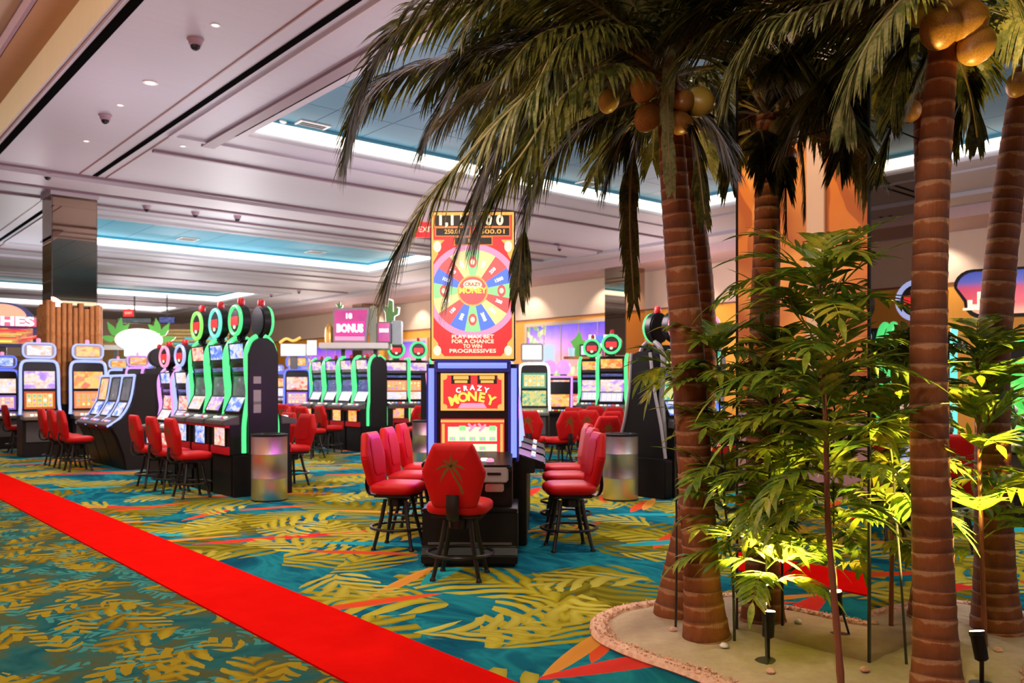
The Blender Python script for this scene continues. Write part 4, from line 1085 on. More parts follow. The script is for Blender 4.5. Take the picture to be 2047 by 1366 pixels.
for z_, h_ in ((1.62, .05), (1.38, .10), (1.24, .08)):
    o = part('notice', ('notice', h_), lambda m: m.span((-.06, -.003, -h_), (.05, 0, h_)), GREYP, t, smooth=False); o.location = (-.08, -.021, z_)
for i, nm in enumerate(('front red chair of three before the green lit bank', 'middle red chair of three before the green lit bank', 'rear red chair of three before the green lit bank')):
    chair(ab(11.95 + .80 * i, 4.28), pB, nm, 'chairs along the green lit bank')
for i, nm in enumerate(('red chair behind the steel bin, turned to the left bank', 'second red chair behind the steel bin, further back')):
    chair(ab(12.3 + .85 * i, 5.98 + .1 * i), mB * .9 + mA * .15, nm, 'chairs on the far side of the green lit bank')
bin_(ground(538, 1000), 'steel bin left of centre, at the end of the green lit bank')
# --- L2: slant topped bank
for i, nm in enumerate(('nearest of the three slant topped machines', 'middle of the three slant topped machines', 'farthest of the three slant topped machines')):
    slant_machine(ab(16.85 + .74 * i, 5.02), mB, nm, art1=(A_DIM, A_DIM, A_ORANGE)[i])
t = thing('end_panel', 'wide dark end panel closing the slant topped machines', 'panel', ab(16.45, 5.1), ROOM)
part('board', 'l2end', lambda m: m.prism([(-.36, 0), (-.40, .25), (-.52, .60), (-.62, .78), (-.60, .84), (-.40, .97), (-.24, 1.24), (-.18, 1.76), (.50, 1.76), (.50, 0)], (0, -.025, 0), (1, 0, 0), (0, 0, 1), (0, .05, 0)), DARKBR, t, bevel=.006, smooth=False)
part('seam', 'l2seam', lambda m: m.span((.155, -.03, .02), (.165, -.024, 1.74)), BLACK, t, smooth=False)
part('side_cabinet', 'l2side', lambda m: m.span((.02, .03, 0), (.5, 2.1, 1.74)), DARKBR, t, smooth=False)
for i, nm in enumerate(('front red chair of three before the slant topped machines', 'middle red chair of three before the slant topped machines', 'rear red chair of three before the slant topped machines')):
    chair(ab(16.9 + .76 * i, 4.02), pB, nm, 'chairs along the slant topped machines')
curved_machine(ab(18.4, 6.0), pA, 'dark machine seen from behind above the wide end panel', G_PURP, G_PURP, sides=(-1, 1), h=.86)
# --- F1: machines before the bamboo column
wide_machine(ab(20.95, 4.22), mA, 'wide machine left of the bamboo column with a pale topper', A_WHITE, A_PURPLE, R_GOLD)
wide_machine(ab(20.95, 5.20), mA, 'wide orange screened machine in front of the bamboo column', A_ORANGE, A_ORANGE, R_ORNG)
wide_machine(ab(24.05, 4.05), mA, 'partly cut off blue machine at the left edge', A_BLUE, A_WHITE, R_PINK, G_BLUE, s=.92)
wide_machine(ground(236, 905) * 1.55, mA, 'small far machine seen above the slant topped bank', A_ORANGE, A_ORANGE, R_ORNG)
chair(ground(35, 905), (.75, .65), 'red chair at the left edge with its emblem toward us', 'chairs before the bamboo column')
chair(ab(20.2, 5.25), pA, 'red chair in front of the orange screened machine', 'chairs before the bamboo column')
# --- M1: green bank in the middle distance, under the pink sign
M1A, M1B = 17.3, 10.55
for i, nm in enumerate(('nearest of four green edged machines under the pink sign', 'second of four green edged machines under the pink sign', 'third of four green edged machines under the pink sign', 'farthest of four green edged machines under the pink sign')):
    curved_machine(ab(M1A + .38 + .75 * i, M1B), mB, nm, G_GREEN, G_GREEN, A_PURPLE, A_DBLUE, R_WHITE, A_ORANGE, topper=False, group='green machines under the pink sign')
curved_machine(ab(M1A + .38, M1B + .02), pB, 'machine backing the nearest green one under the pink sign', topper=False, group='green machines under the pink sign')
t = thing('end_panel', 'dark end panel closing the middle green bank', 'panel', ab(M1A - .025, M1B), ROOM)
part('board', 'l1end', None, BLACKP, t)
part('kick_board', 'l1kick', None, BLACK, t)
for i, nm in enumerate(('near red chair facing the middle green bank', 'second red chair facing the middle green bank', 'third red chair facing the middle green bank')):
    chair(ab(17.55 + 1.05 * i, 9.45), pB, nm, 'chairs along the middle green bank')
chair(ab(20.3, 8.9), pA * .4 + pB, 'red chair at the far end of the middle green bank', 'chairs along the middle green bank')
chair(ab(16.4, 7.6), mB * .4 + pA * .2, 'red chair standing apart behind the chairs of the steel bin', 'chairs along the middle green bank')
# --- N1: two green machines behind the wheel machine's left shoulder
for px, lb in ((792, 'green ring machine partly behind the middle end panel'), (836, 'green ring machine beside the tall wheel machine, left side')):
    p = at(px, 770, 22.5 + (px - 792) * .006); curved_machine((p.x, p.y), (.12, -1), lb, G_GREEN, G_GREEN, A_PURPLE, R_ORNG, A_WHITE, A_ORANGE, group='green ring machines behind the wheel machine')
chair(at(838, 770, 19.0), (-.35, 1), 'red chair before the green ring machine, above the left bin', 'chairs behind the wheel machine')
upright_machine(at(862, 770, 17.5), (.9, -.5), 'white edged machine just left of the wheel machine', 'machines behind the wheel machine', A_PURPLE, R_PINK, G_PINK)
bin_(at(849, 770, 16.0), 'steel bin behind the left row of chairs')
# --- far wide machines left of the middle bank
wide_machine(at(594, 770, 24.5), (.15, -1), 'blue framed machine under the white lit board', A_ORANGE, A_WARM, R_PINK, G_BLUE, s=.96)
wide_machine(at(688, 770, 26.0), (.15, -1), 'blue framed machine half hidden by the middle green bank', A_WARM, A_PURPLE, R_PINK, G_BLUE, s=.96)
wide_machine(at(640, 770, 27.5), (.15, -1), 'blue framed machine between the two under the white board', A_BLUE, A_WARM, R_PINK, G_BLUE, s=.9)
for (px, Y, f, lb) in ((598, 19.2, (.3, .9), 'red chair in front of the blue framed machine'), (622, 18.2, (.6, .8), 'red chair behind the pair at the steel bin'), (575, 20.5, (.2, 1), 'small red chair glimpsed beside the dark end panel')):
    chair(at(px, 770, Y), f, lb, 'chairs in the middle distance')
# --- C: the wheel machine and the six machines behind it
CD = Vector((.035, 1, 0)).normalized(); CS = Vector((1, -.035, 0))
c0 = Vector((-.325, 7.72, 0))
tower_machine(c0 - Vector((.03, 0, 0)), (-.02, -1), 'tall red prize wheel machine titled Crazy Money, centre of the photo')
cc = Vector((-.27, 8.55, 0))
g_ = 'machines back to back behind the wheel machine'
for i, w_ in enumerate(('nearest', 'middle', 'farthest')):
    upright_machine(cc + CD * (.10 + .95 * i) + CS * .08, CS, 'machine facing the right chair row, %s of three' % w_, g_, A_BLUE, A_WARM, G_BLUEW)
    upright_machine(cc + CD * (.10 + .95 * i) - CS * .08, -CS, 'machine facing the left chair row, %s of three' % w_, g_, A_PURPLE, A_WARM, G_PURP)
chair((-.42, 6.92), (.14, 1), 'red chair in front of the wheel machine, its palm emblem toward us', 'chairs around the wheel machine')
for i, w_ in enumerate(('nearest', 'middle', 'farthest')):
    chair(Vector((-1.10, 8.20, 0)) + CD * .93 * i, (1, -.20 + .04 * i), '%s red chair in the row left of the wheel machine' % w_, 'chairs around the wheel machine')
    chair(Vector((.56, 8.15, 0)) + CD * .93 * i, (-1, -.16 + .04 * i), '%s red chair in the row right of the wheel machine' % w_, 'chairs around the wheel machine')
# --- right of the wheel machine
wide_machine(at(1068, 770, 21.5), (-.1, -1), 'tall cream framed machine with a white topper, right of the wheel', A_GREEN, R_GREEN, A_TEAL, G_WHITE, s=1.0, topper=False)
t = thing('topper_board', 'white lit board on top of the cream framed machine', 'sign', at(1063, 770, 21.5) * 1, 0)
t.location.z = 2.1
part('case', 'tbcase', lambda m: m.prism(rr(.56, .46, .05, 3), (0, .0, .26), (1, 0, 0), (0, 0, 1), (0, .1, 0)), GREYP, t, bevel=.01)
screen(t, 'x', .48, .36, (0, -.004, .27), 0, art('board_white', [(0, (.55, .9, .6)), (.35, (1, 1, .92)), (1, (.9, 1, .9))], 3, 1.3), 0)
upright_machine(at(1118, 770, 24.0), (-.2, -1), 'purple topped machine right of the cream framed one', 'machines right of the wheel machine', A_WARM, A_ORANGE, G_PURP)
upright_machine(at(1158, 770, 25.0), (-.3, -1), 'dark small machine beyond the purple topped one', 'machines right of the wheel machine', A_DBLUE, A_WARM, G_RED)
for px, lb in ((1098, 'left purple globe on the far machine'), (1126, 'right purple globe on the far machine')):
    t = thing('globe_topper', lb, 'lamp', at(px, 735, 24.0), 0, 'purple globes')
    part('globe', 'globe', lambda m: m.lathe([(.02, -.21), (.12, -.18), (.19, -.09), (.21, 0), (.19, .09), (.12, .18), (.02, .21)], 18), G_PURP, t)
    part('foot', 'globefoot', lambda m: m.lathe([(.1, -.3), (.1, -.2), (.05, -.18)], 12), BLACKP, t)
for px, Y, lb in ((1187, 21.5, 'green ring machine left of the dark right bank, nearer wall mural'), (1226, 19.5, 'green ring machine touching the dark right bank')):
    p = at(px, 770, Y); curved_machine((p.x, p.y), (-.35, -1), lb, G_GREEN, G_GREEN, A_ORANGE, A_PURPLE, R_WHITE, A_WARM, group='green ring machines at the right')
for (px, Y, f, lb) in ((1066, 15.4, (.35, 1), 'left red chair of the pair right of the wheel machine'), (1121, 15.2, (-.6, 1), 'right red chair of the pair right of the wheel machine'),
                       (1196, 12.7, (-.5, 1), 'red chair directly behind the right chair row'), (1175, 15.8, (.1, 1), 'red chair with emblem, left of the three by the dark bank'),
                       (1208, 15.0, (-.45, 1), 'red chair with emblem, right of the three by the dark bank'), (1152, 17.6, (.3, 1), 'small red chair furthest back on the right'), (1219, 18.0, (-.2, 1), 'small red chair half hidden by the dark bank'), (1186, 18.6, (0, 1), 'small red chair between the emblem chairs')):
    chair(at(px, 770, Y), f, lb, 'chairs right of the wheel machine')
bin_(at(1240, 770, 11.62), 'steel bin right of the wheel machine, by the dark end panel')
bin_(at(1216, 770, 16.6), 'distant steel bin behind the dark right bank', .9)
# --- R: dark bank beside the palms
RX = at(1290, 770, 11.95)
rd = DB.copy(); rs = mA.copy()
t = thing('end_panel', 'large black flared end panel left of the palm trunks', 'panel', (RX.x, RX.y, 0), math.atan2(-rd.x, rd.y))
part('board', 'rend', lambda m: m.prism([(-.34, .52), (-.40, .85), (-.26, 1.45), (-.22, 1.98), (-.10, 2.02), (.06, 2.02), (.10, 1.95), (.16, 1.5), (.33, .82), (.36, .52)], (0, -.03, 0), (1, 0, 0), (0, 0, 1), (0, .06, 0)), BLACK, t, bevel=.006, smooth=False)
part('kick_board', 'rkick', lambda m: m.prism(rr(.74, .54, .04, 3), (.06, -.10, .27), (1, 0, 0), (0, 0, 1), (0, .16, 0)), BLACK, t, bevel=.01)
part('edge_trim', 'rtrim', lambda m: m.tube(catmull([(-.24, -.02, 2.0), (-.27, -.03, 1.5), (-.36, -.03, 1.05), (-.42, -.03, .85), (-.36, -.03, .78)], 4), .022, 8), GREYP, t)
part('edge_trim', 'rtrim2', lambda m: m.tube(catmull([(.10, -.02, 2.0), (.18, -.03, 1.5), (.30, -.03, 1.0), (.38, -.03, .55)], 4), .022, 8), GREYP, t)
g_ = 'machines of the dark right bank'
for i, w_ in enumerate(('near', 'far')):
    curved_machine(RX + rd * (.45 + .76 * i) + rs * -.0, rs, '%s right facing machine of the dark bank, pink disc topper' % w_, GREYP, G_PINK, A_TEAL, A_TEAL, A_BLUE, A_WARM, group=g_, s=.96)
    curved_machine(RX + rd * (.45 + .76 * i) - rs * .03, -rs, '%s left facing machine of the dark bank, topper seen from behind' % w_, GREYP, G_GREEN, A_TEAL, A_DIM, A_BLUE, A_WARM, group=g_, s=.96)
# --- far right, behind the palms
t = wide_machine((6.0, 9.9), (-.55, -.83), 'machine with bright green screens at the right edge', A_GREEN, A_GREEN, A_GREEN, G_GREEN, group='machines behind the right palms', topper=False)
curved_machine((5.1, 10.6), (-.5, -.86), 'dark machine with white and red topper behind the right palm', G_AQUA, G_WHITE, A_TEAL, A_DIM, A_BLUE, A_WARM, group='machines behind the right palms')
chair((4.15, 8.1), (.5, .86), 'red chair glimpsed behind the right palm trunk', 'chairs behind the palms')
for i in range(4):
    curved_machine(ab(-1.2 + .75 * i, 9.6), mB, 'green machine outside the frame, mirrored in the palm column, number %s from the wall side' % ('one', 'two', 'three', 'four')[i], G_GREEN, G_BLUEW, A_BLUE, A_DIM, A_PURPLE, A_BLUE, group='machines seen only in the mirror')
chair(ab(.3, 8.5), pB, 'red chair outside the frame, seen only in the mirrored column', 'chairs behind the palms')
# --- far rows
fl = [(26.5, 3.6, 'left edge row, beyond the bamboo column'), (28.0, 8.4, 'far row above the slant topped bank'), (31.0, 9.5, 'far row left of the oval bar sign'), (33.0, 11.5, 'far row under the oval bar sign'),
      (34.0, 13.0, 'far row right of the oval bar sign'), (35.5, 15.4, 'far row behind the green lit bank'), (37.0, 17.2, 'far row behind the blue framed machines'), (38.0, 18.6, 'far row under the purple mural'), (36.0, 19.8, 'far row below the pink sign'), (33.0, 20.8, 'far row right of the pink sign')]
for k, (a_, b_, lb) in enumerate(fl):
    wide_machine(ab(a_, b_), mA, 'small far machine, ' + lb, (A_WHITE, A_ORANGE, A_BLUE, A_WARM)[k % 4], (A_PURPLE, A_WARM, A_ORANGE, A_BLUE)[k % 4], (R_PINK, R_GOLD, R_WHITE, R_ORNG)[k % 4], (G_BLUEW, G_PURP, G_BLUE, G_PINK)[k % 4], group='machines in the far rows')
# ------------------------------------------------------------------ signs
CACT = pm('cactus_green', (.10, .34, .05), .5, 0, .3, 20)
def cactus_sign(parent, o, s, flip=1):
    sh = [(-.10, 0), (.12, 0), (.13, .18), (.24, .24), (.26, .42), (.19, .44), (.15, .33), (.10, .30), (.09, .62), (-.02, .66), (-.06, .45), (-.16, .52), (-.22, .46), (-.12, .28)]
    c = part('cactus', ('cact', s, flip), lambda m: m.prism([(x * s * flip, z * s) for x, z in sh], (0, 0, 0), (1, 0, 0), (0, 0, 1), (0, .04, 0)), CACT, parent, smooth=False)
    c.location = o
    e = part('outline', ('cacto', s, flip), lambda m: m.prism([(x * s * flip * 1.16, z * s * 1.10 - .02) for x, z in sh], (0, .045, 0), (1, 0, 0), (0, 0, 1), (0, .03, 0)), G_WHITE, c, smooth=False)
    return c
PINKSCR = art('pink_screen', [(0, (.18, .02, .35)), (.4, (.75, .03, .25)), (.7, (.55, .02, .30)), (1, (.05, .10, .6))], 2.2, 1.0, 3, 0)
def bonus_sign():
    c = at(706, 770, 21.3)
    t = thing('bonus_sign', 'pink screened box sign with cactus cutouts on a white shelf over the middle green bank', 'sign', (c.x, c.y, 0), .06)
    part('shelf', 'bs_shelf', lambda m: m.span((-.78, -.45, 2.44), (.90, .75, 2.58)), WHITEP, t, bevel=.015, smooth=False)
    for x in (-.28, .52): part('post', ('bs_post', x), lambda m, x=x: m.span((x - .05, .2, 0), (x + .05, .3, 2.46)), DGREY, t, smooth=False)
    bx = part('screen_box', 'bs_box', lambda m: m.prism([(-.44, 0), (.36, 0), (.44, .86), (-.44, .84)], (0, -.44, 2.58), (1, 0, 0), (0, 0, 1), (0, .3, 0)), GREYP, t, bevel=.015, smooth=False)
    s1 = part('screen', 'bs_scr', lambda m: (m.quad_uv((-.40, -.452, 2.63), (.32, -.452, 2.63), (.385, -.452, 3.38), (-.40, -.452, 3.36))), PINKSCR, t, fix=False)
    part('white_field', 'bs_wf', lambda m: (m.prism([(-.36, 2.76), (.30, 2.76), (.33, 3.10), (-.36, 3.08)], (0, -.462, 0), (1, 0, 0), (0, 0, 1), (0, .008, 0))), glow('sign_magenta', (.75, .03, .30), 1.0), s1, smooth=False)
    lettering('BONUS', .26, G_WHITE, s1, (-.03, -.468, 2.92), bold=.014, width=.64)
    lettering('18', .17, G_WHITE, s1, (-.06, -.468, 3.22), bold=.008)
    part('footer', 'bs_ft', lambda m: m.span((-.39, -.462, 2.63), (.325, -.454, 2.73)), G_PINK, s1, smooth=False)
    part('pillar', 'bs_pil', lambda m: m.prism(rr(.17, .95, .07, 4), (.50, -.20, 3.03), (1, 0, 0), (0, 0, 1), (0, .16, 0)), pm('sage_pillar', (.36, .42, .28), .5), t)
    b2 = part('screen_box', 'bs_box2', lambda m: m.span((.62, -.35, 2.58), (.95, .2, 3.10)), GREYP, t, bevel=.015, smooth=False)
    s2 = screen(t, 'bs2', .28, .46, (.785, -.36, 2.84), 0, PINKSCR, .01)
    lettering('BONUS', .12, G_WHITE, s2, (0, -.012, .04), bold=.006, width=.22)
    part('screen_box', 'bs_box3', lambda m: m.span((.97, -.25, 2.55), (1.20, .3, 3.14)), pm('pale_blue_grey', (.42, .52, .52), .5), t, bevel=.01, smooth=False)
    cactus_sign(t, (.90, -.10, 3.10), .85)
    cactus_sign(t, (-.34, -.10, 3.40), .32)
    part('cactus_pot', 'bs_pot', lambda m: m.lathe([(.10, 2.58), (.11, 2.75), (.10, 2.95), (.03, 3.06)], 12, (-.56, -.2, 0)), [GOLDT], t)
bonus_sign()
WARMSIGN = art('sunset_sign_art', [(0, (.03, .10, .55)), (.35, (.15, .2, .7)), (.55, (.85, .08, .12)), (.8, (1, .35, .3)), (1, (1, .8, .6))], 2.0, 1.0, 5, .15)
def riches_sign():
    c = at(2, 770, 24.0)
    t = thing('arched_sign', 'round topped lit sign with blue bulb scallops at the far left edge', 'sign', (c.x, c.y, 0), .45)
    part('board', 'rs_board', lambda m: m.prism([(-1.0, 2.62), (1.0, 2.62), (1.06, 3.2), (.92, 3.45)] + [(.8 * math.cos(k * PI / 12), 3.42 + .46 * math.sin(k * PI / 12)) for k in range(0, 13)] + [(-.92, 3.45), (-1.06, 3.2)], (0, 0, 0), (1, 0, 0), (0, 0, 1), (0, .22, 0)), WARMSIGN_B, t, bevel=.01, smooth=False)
    part('dome_art', 'rs_dome', lambda m: m.prism([(.62 * math.cos(k * PI / 14), .36 * math.sin(k * PI / 14)) for k in range(15)], (0, -.02, 3.46), (1, 0, 0), (0, 0, 1), (0, .02, 0)), glow('salmon_dome', (1.0, .42, .28), 1.0), t, smooth=False)
    part('letter_band', 'rs_band', lambda m: m.span((-.90, -.03, 3.20), (.86, 0, 3.46)), glow('rose_band', (.80, .16, .30), .9), t, smooth=False)
    lettering('RICHES', .34, G_WHITE, t, (0, -.045, 3.33), bold=.012, width=1.6)
    s = screen(t, 'rs', 1.55, .44, (0, -.012, 2.93), 0, art('jackpot_rows', [(0, (.08, .05, .35)), (.4, (.5, .05, .15)), (.55, (.9, .25, .1)), (.75, (.75, .7, .15)), (1, (.1, .3, .6))], 5, .9, 9, .1), 0)
    for k in range(4):
        part('jackpot_row', ('rs_row', k), lambda m, k=k: m.span((-.65 + .1 * k, -.02, .12 - .1 * k), (.62 - .12 * k, -.008, .17 - .1 * k)), [G_RED, G_GOLD, G_RED, G_LIMEP][k], s, smooth=False)
    for k, (x, z) in enumerate(((1.0, 3.36), (1.1, 3.06), (1.02, 2.78), (-1.0, 3.36), (-1.1, 3.06), (-1.02, 2.78))):
        part('bulb_scallop', ('rs_b', k), lambda m, x=x, z=z: m.prism(ell(.22, .26, 18), (x, -.06, z), (1, 0, 0), (0, 0, 1), (0, .14, 0)), G_SBLUE if k % 3 != 1 else G_BLUEW, t)
    part('red_swirl', 'rs_sw', lambda m: m.tube(catmull([(.86, -.05, 3.3), (1.0, -.05, 3.22), (.92, -.05, 2.95), (.5, -.05, 2.84)], 5), .045, 6), G_RED, t)
    part('post', 'rs_post', lambda m: m.span((-.12, .06, 0), (.12, .2, 2.64)), DGREY, t, smooth=False)
WARMSIGN_B = pm('sign_navy', (.05, .06, .22), .4)
riches_sign()
LEAFG = glow('leaf_cutout_green', (.10, .40, .06), .55, (.06, .3, .03))
def oval_sign():
    c = at(276, 770, 36.0)
    t = thing('oval_sign', 'white glowing oval sign flanked by green palm leaf cutouts', 'sign', (c.x, c.y, 0), .25)
    part('oval', 'os_ov', lambda m: m.prism(ell(1.85, .95, 32), (0, 0, 3.45), (1, 0, 0), (0, 0, 1), (0, .25, 0)), glow('cream_oval', (.95, 1.0, .86), 1.15, (.6, .6, .5)), t, bevel=.03)
    part('lower_board', 'os_lb', lambda m: (m.span((-.55, -.02, 2.75), (.55, .25, 3.12))), glow('mint_board', (.80, 1.0, .90), 1.1, (.5, .6, .5)), t, bevel=.02, smooth=False)
    part('beam', 'os_bm', lambda m: (m.span((-1.35, .05, 3.02), (1.1, .25, 3.22))), WHITEP, t, smooth=False)
    for sx in (-1, 1):
        for k, (x, z, l, a) in enumerate(((.80, 3.65, .75, 100), (.85, 3.55, .75, 60), (.90, 3.42, .6, 15), (.78, 3.7, .6, 135))):
            def lf(m, x=x, z=z, l=l, a=a, sx=sx):
                ca, sa = math.cos(math.radians(a)), math.sin(math.radians(a))
                pts = [(u * l, wv * .13) for u, wv in ((0, .3), (.25, 1), (.6, .9), (1, 0), (.6, -.9), (.25, -1))]
                m.prism([(sx * (x + p * ca - q * sa), z + p * sa + q * ca) for p, q in pts], (0, .05 + .02 * k, 0), (1, 0, 0), (0, 0, 1), (0, .03, 0))
            part('leaf_cutout', ('os_l', sx, k), lf, LEAFG, t, smooth=False)
    for x in (-.9, .9): part('post', ('os_p', x), lambda m, x=x: m.span((x - .08, .1, 0), (x + .08, .24, 3.05)), DGREY, t, smooth=False)
oval_sign()
THATCH = wood('golden_slats', (.35, .20, .04), (.80, .55, .18), (1, 1, 4))
def bar_canopy():
    c = at(330, 770, 43.0)
    t = thing('bar_canopy', 'low golden slatted canopy over the far bar', 'canopy', (c.x, c.y, 0), .12)
    for k in range(6):
        part('slat', ('bcs', k), lambda m, k=k: m.span((-4.2 + .55 * k, -1 + .12 * k, 3.35 + .17 * k), (3.2, -.9 + .12 * k, 3.47 + .17 * k)), THATCH, t, smooth=False)
    part('teal_panel', 'bct', lambda m: (m.span((1.2, -1.05, 3.78), (3.2, -.98, 3.90)), m.span((.7, -1.06, 3.52), (3.2, -.99, 3.62))), glow('teal_edge', (.05, .5, .5), .8), t, smooth=False)
    part('counter', 'bcc', lambda m: m.span((-4, -.8, 0), (3.2, -.2, 1.2)), BAMBOO, t, smooth=False)
    part('back_wall', 'bcb', lambda m: m.span((-4.2, .2, 0), (3.2, .4, 3.3)), pm('bar_back', (.30, .18, .06), .6), t, smooth=False)
bar_canopy()
def tv(px, py, Y, w_, h_, label, col):
    p = at(px, py, Y)
    t = thing('television', label, 'screen', p, .1, 'televisions hung over the bar')
    part('case', ('tvc', w_), lambda m: m.span((-w_/2, 0, -h_/2), (w_/2, .08, h_/2)), BLACKP, t, bevel=.01, smooth=False)
    screen(t, 'tv', w_ - .08, h_ - .08, (0, -.006, 0), 0, col, 0)
    part('hanger', ('tvh', w_), lambda m: m.span((-.03, .02, h_/2), (.03, .06, CEIL - p.z)), DGREY, t, smooth=False)
tv(268, 641, 43, 1.7, .30, 'long dark screen hung above the oval sign', A_DIM)
tv(333, 640, 42, .80, .36, 'small blue black screen hung right of the long dark one', A_DBLUE)
t = thing('light_board', 'white lit board on top of the blue framed machine', 'sign', (at(586, 770, 24.3).x, 24.3, 0), .1)
part('case', 'lb1', lambda m: m.span((-.36, 0, 2.36), (.36, .15, 2.72)), GREYP, t, bevel=.01, smooth=False)
part('face', 'lb2', lambda m: m.span((-.33, -.012, 2.39), (.33, 0, 2.69)), G_WHITE, t, smooth=False)
part('side_box', 'lb3', lambda m: m.span((.38, .0, 2.40), (.62, .15, 2.82)), glow('pale_box', (.8, .85, .8), .9), t, smooth=False)
part('yellow_swirl', 'lb4', lambda m: m.tube(catmull([(-.38, 0, 2.74), (-.2, 0, 2.86), (0, 0, 2.80), (.2, 0, 2.90)], 4), .04, 6), G_GOLD, t)
part('foot', 'lb5', lambda m: m.span((-.1, .04, 2.0), (.1, .14, 2.37)), DGREY, t, smooth=False)
t = thing('light_board', 'pale blue board behind the white topped machine', 'sign', (at(1090, 770, 27).x, 27.0, 0), -.1)
part('face', 'lbb1', lambda m: m.span((-.32, 0, 2.25), (.28, .05, 2.82)), glow('pale_blue_board', (.55, .72, .88), .95), t, smooth=False)
part('stand', 'lbb2', lambda m: m.span((-.05, .05, 0), (.05, .12, 2.3)), DGREY, t, smooth=False)
t = thing('display_shelf', 'brown shelf on a post before the wall mural', 'shelf', (at(1160, 770, 28).x, 28.0, 0), -.1)
part('board', 'ds1', lambda m: m.span((-.55, -.12, 2.40), (.50, .2, 2.48)), BAMBOO, t, smooth=False)
part('post', 'ds2', lambda m: m.span((-.06, 0, 0), (.06, .1, 2.4)), DGREY, t, smooth=False)
t = thing('monitor', 'small pale monitor standing on the shelf before the mural', 'screen', (at(1172, 770, 27.95).x, 27.95, 2.48), -.1)
part('case', 'mo1', lambda m: m.span((-.22, 0, .0), (.22, .06, .40)), BLACKP, t, bevel=.01, smooth=False)
screen(t, 'mo', .36, .30, (0, -.004, .20), 0, art('monitor_pale', [(0, (.6, .7, .9)), (.5, (.8, .85, .95)), (1, (.5, .6, .85))], 3, 1, 2), 0)
t = thing('leaf_cutout', 'green leaf cutout standing on the shelf beside the monitor', 'sign', (at(1152, 770, 28.05).x, 28.05, 2.48), -.1)
part('leaf', 'lc1', lambda m: m.prism([(-.05, 0), (.12, 0), (.18, .35), (.42, .42), (.2, .55), (.1, .85), (-.05, .6), (-.2, .5), (-.1, .3)], (0, 0, 0), (1, 0, 0), (0, 0, 1), (0, .04, 0)), LEAFG, t, smooth=False)
t = thing('jar', 'pale blue cup at the left end of the shelf before the mural', 'cup', (at(1142, 770, 27.9).x, 27.9, 2.48), 0)
part('body', 'jar1', lambda m: m.lathe([(.09, 0), (.11, .26), (.10, .27), (.01, .25)], 14), glow('cup_blue', (.5, .75, .85), .8), t)
t = thing('pennants', 'blue and white boards hung right of the monitor', 'sign', (at(1205, 770, 28).x, 28.0, 2.72), -.1)
for k, m_ in enumerate((G_WHITE, G_SBLUE, G_WHITE, G_BLUEW)):
    o = part('board', ('pen', k), lambda m: m.prism([(-.10, .42), (.10, .42), (.12, .1), (0, -.05), (-.12, .1)], (0, 0, 0), (1, 0, 0), (0, 0, 1), (0, .03, 0)), m_, t, smooth=False); o.location = (-.36 + .24 * k, .01 * k, .05)
part('stand', 'penst', lambda m: m.span((-.03, .04, -2.72), (.03, .08, .45)), DGREY, t, smooth=False)
SKY = None
def beach_sign():
    c = Vector((8.3, 15.2, 0))
    t = thing('wall_sign', 'large red and blue lit sign with skyline at the right edge', 'sign', c, -.5)
    def sunset(name, z0, z1):
        sky = NG(name); x, y, z = sky.xyz(sky.coord('Object'))
        return sky.done((.02, .02, .02), .3, 0, sky.ramp(sky.m('DIVIDE', sky.m('SUBTRACT', z, z0), z1 - z0), [(0, (1, .50, .30)), (.25, (.92, .09, .10)), (.6, (.70, .05, .13)), (.76, (.10, .10, .45)), (1, (.02, .06, .42))]), 1.0)
    sky_m = sunset('sign_sunset', 2.80, 3.56)
    out = rr(2.3, .86, .3, 5)
    lo = [(x_ * (1 if z_ > 0 else .86) - (0), z_) for x_, z_ in out]
    def grow(P, k): return [(x_ * k, z_ * k) for x_, z_ in P]
    part('lower_case', 'we1', lambda m: m.prism(lo, (.72, 0, 3.18), (1, 0, 0), (0, 0, 1), (0, .3, 0)), BLACK, t, bevel=.02)
    part('lower_face', 'we2', lambda m: m.prism([(x_ * .95, z_ * .88) for x_, z_ in lo], (.72, -.015, 3.18), (1, 0, 0), (0, 0, 1), (0, .015, 0)), sky_m, t, smooth=False)
    part('upper_case', 'we3', lambda m: m.prism([(-.05, .0), (1.6, 0), (1.6, 1.0), (.6, 1.0), (.15, .8)], (.78, .02, 3.60), (1, 0, 0), (0, 0, 1), (0, .28, 0)), BLACK, t, bevel=.02, smooth=False)
    part('upper_face', 'we4', lambda m: m.prism([(.02, .05), (1.55, .05), (1.55, .95), (.62, .95), (.2, .76)], (.78, .004, 3.60), (1, 0, 0), (0, 0, 1), (0, .015, 0)), sunset('sign_sunset_upper', 3.6, 4.6), t, smooth=False)
    rnd = random.Random(3)
    sk = [(-.30, -.30)]
    for k in range(9):
        h = (-.26, -.12, -.20, .02, -.10, .12, -.02, .06, -.08)[k]
        sk += [(-.30 + .075 * k, h), (-.30 + .075 * (k + 1), h)]
    sk += [(.375, -.30)]
    part('skyline', 'we5', lambda m: m.prism(sk, (.02, -.03, 3.18), (1, 0, 0), (0, 0, 1), (0, .012, 0)), G_CREAM, t, smooth=False)
    lettering('BEACH', .28, G_WHITE, t, (1.22, -.03, 3.16), bold=.01)
    lettering('B', .5, G_CREAM, t, (1.5, -.02, 4.05), bold=.01)
    part('bracket', 'we6', lambda m: m.span((.6, .28, 2.9), (1.4, 2.2, 3.6)), DGREY, t, smooth=False)
    part('mast', 'we7', lambda m: m.span((.9, .3, 0), (1.1, .5, 3.0)), DGREY, t, smooth=False)
beach_sign()
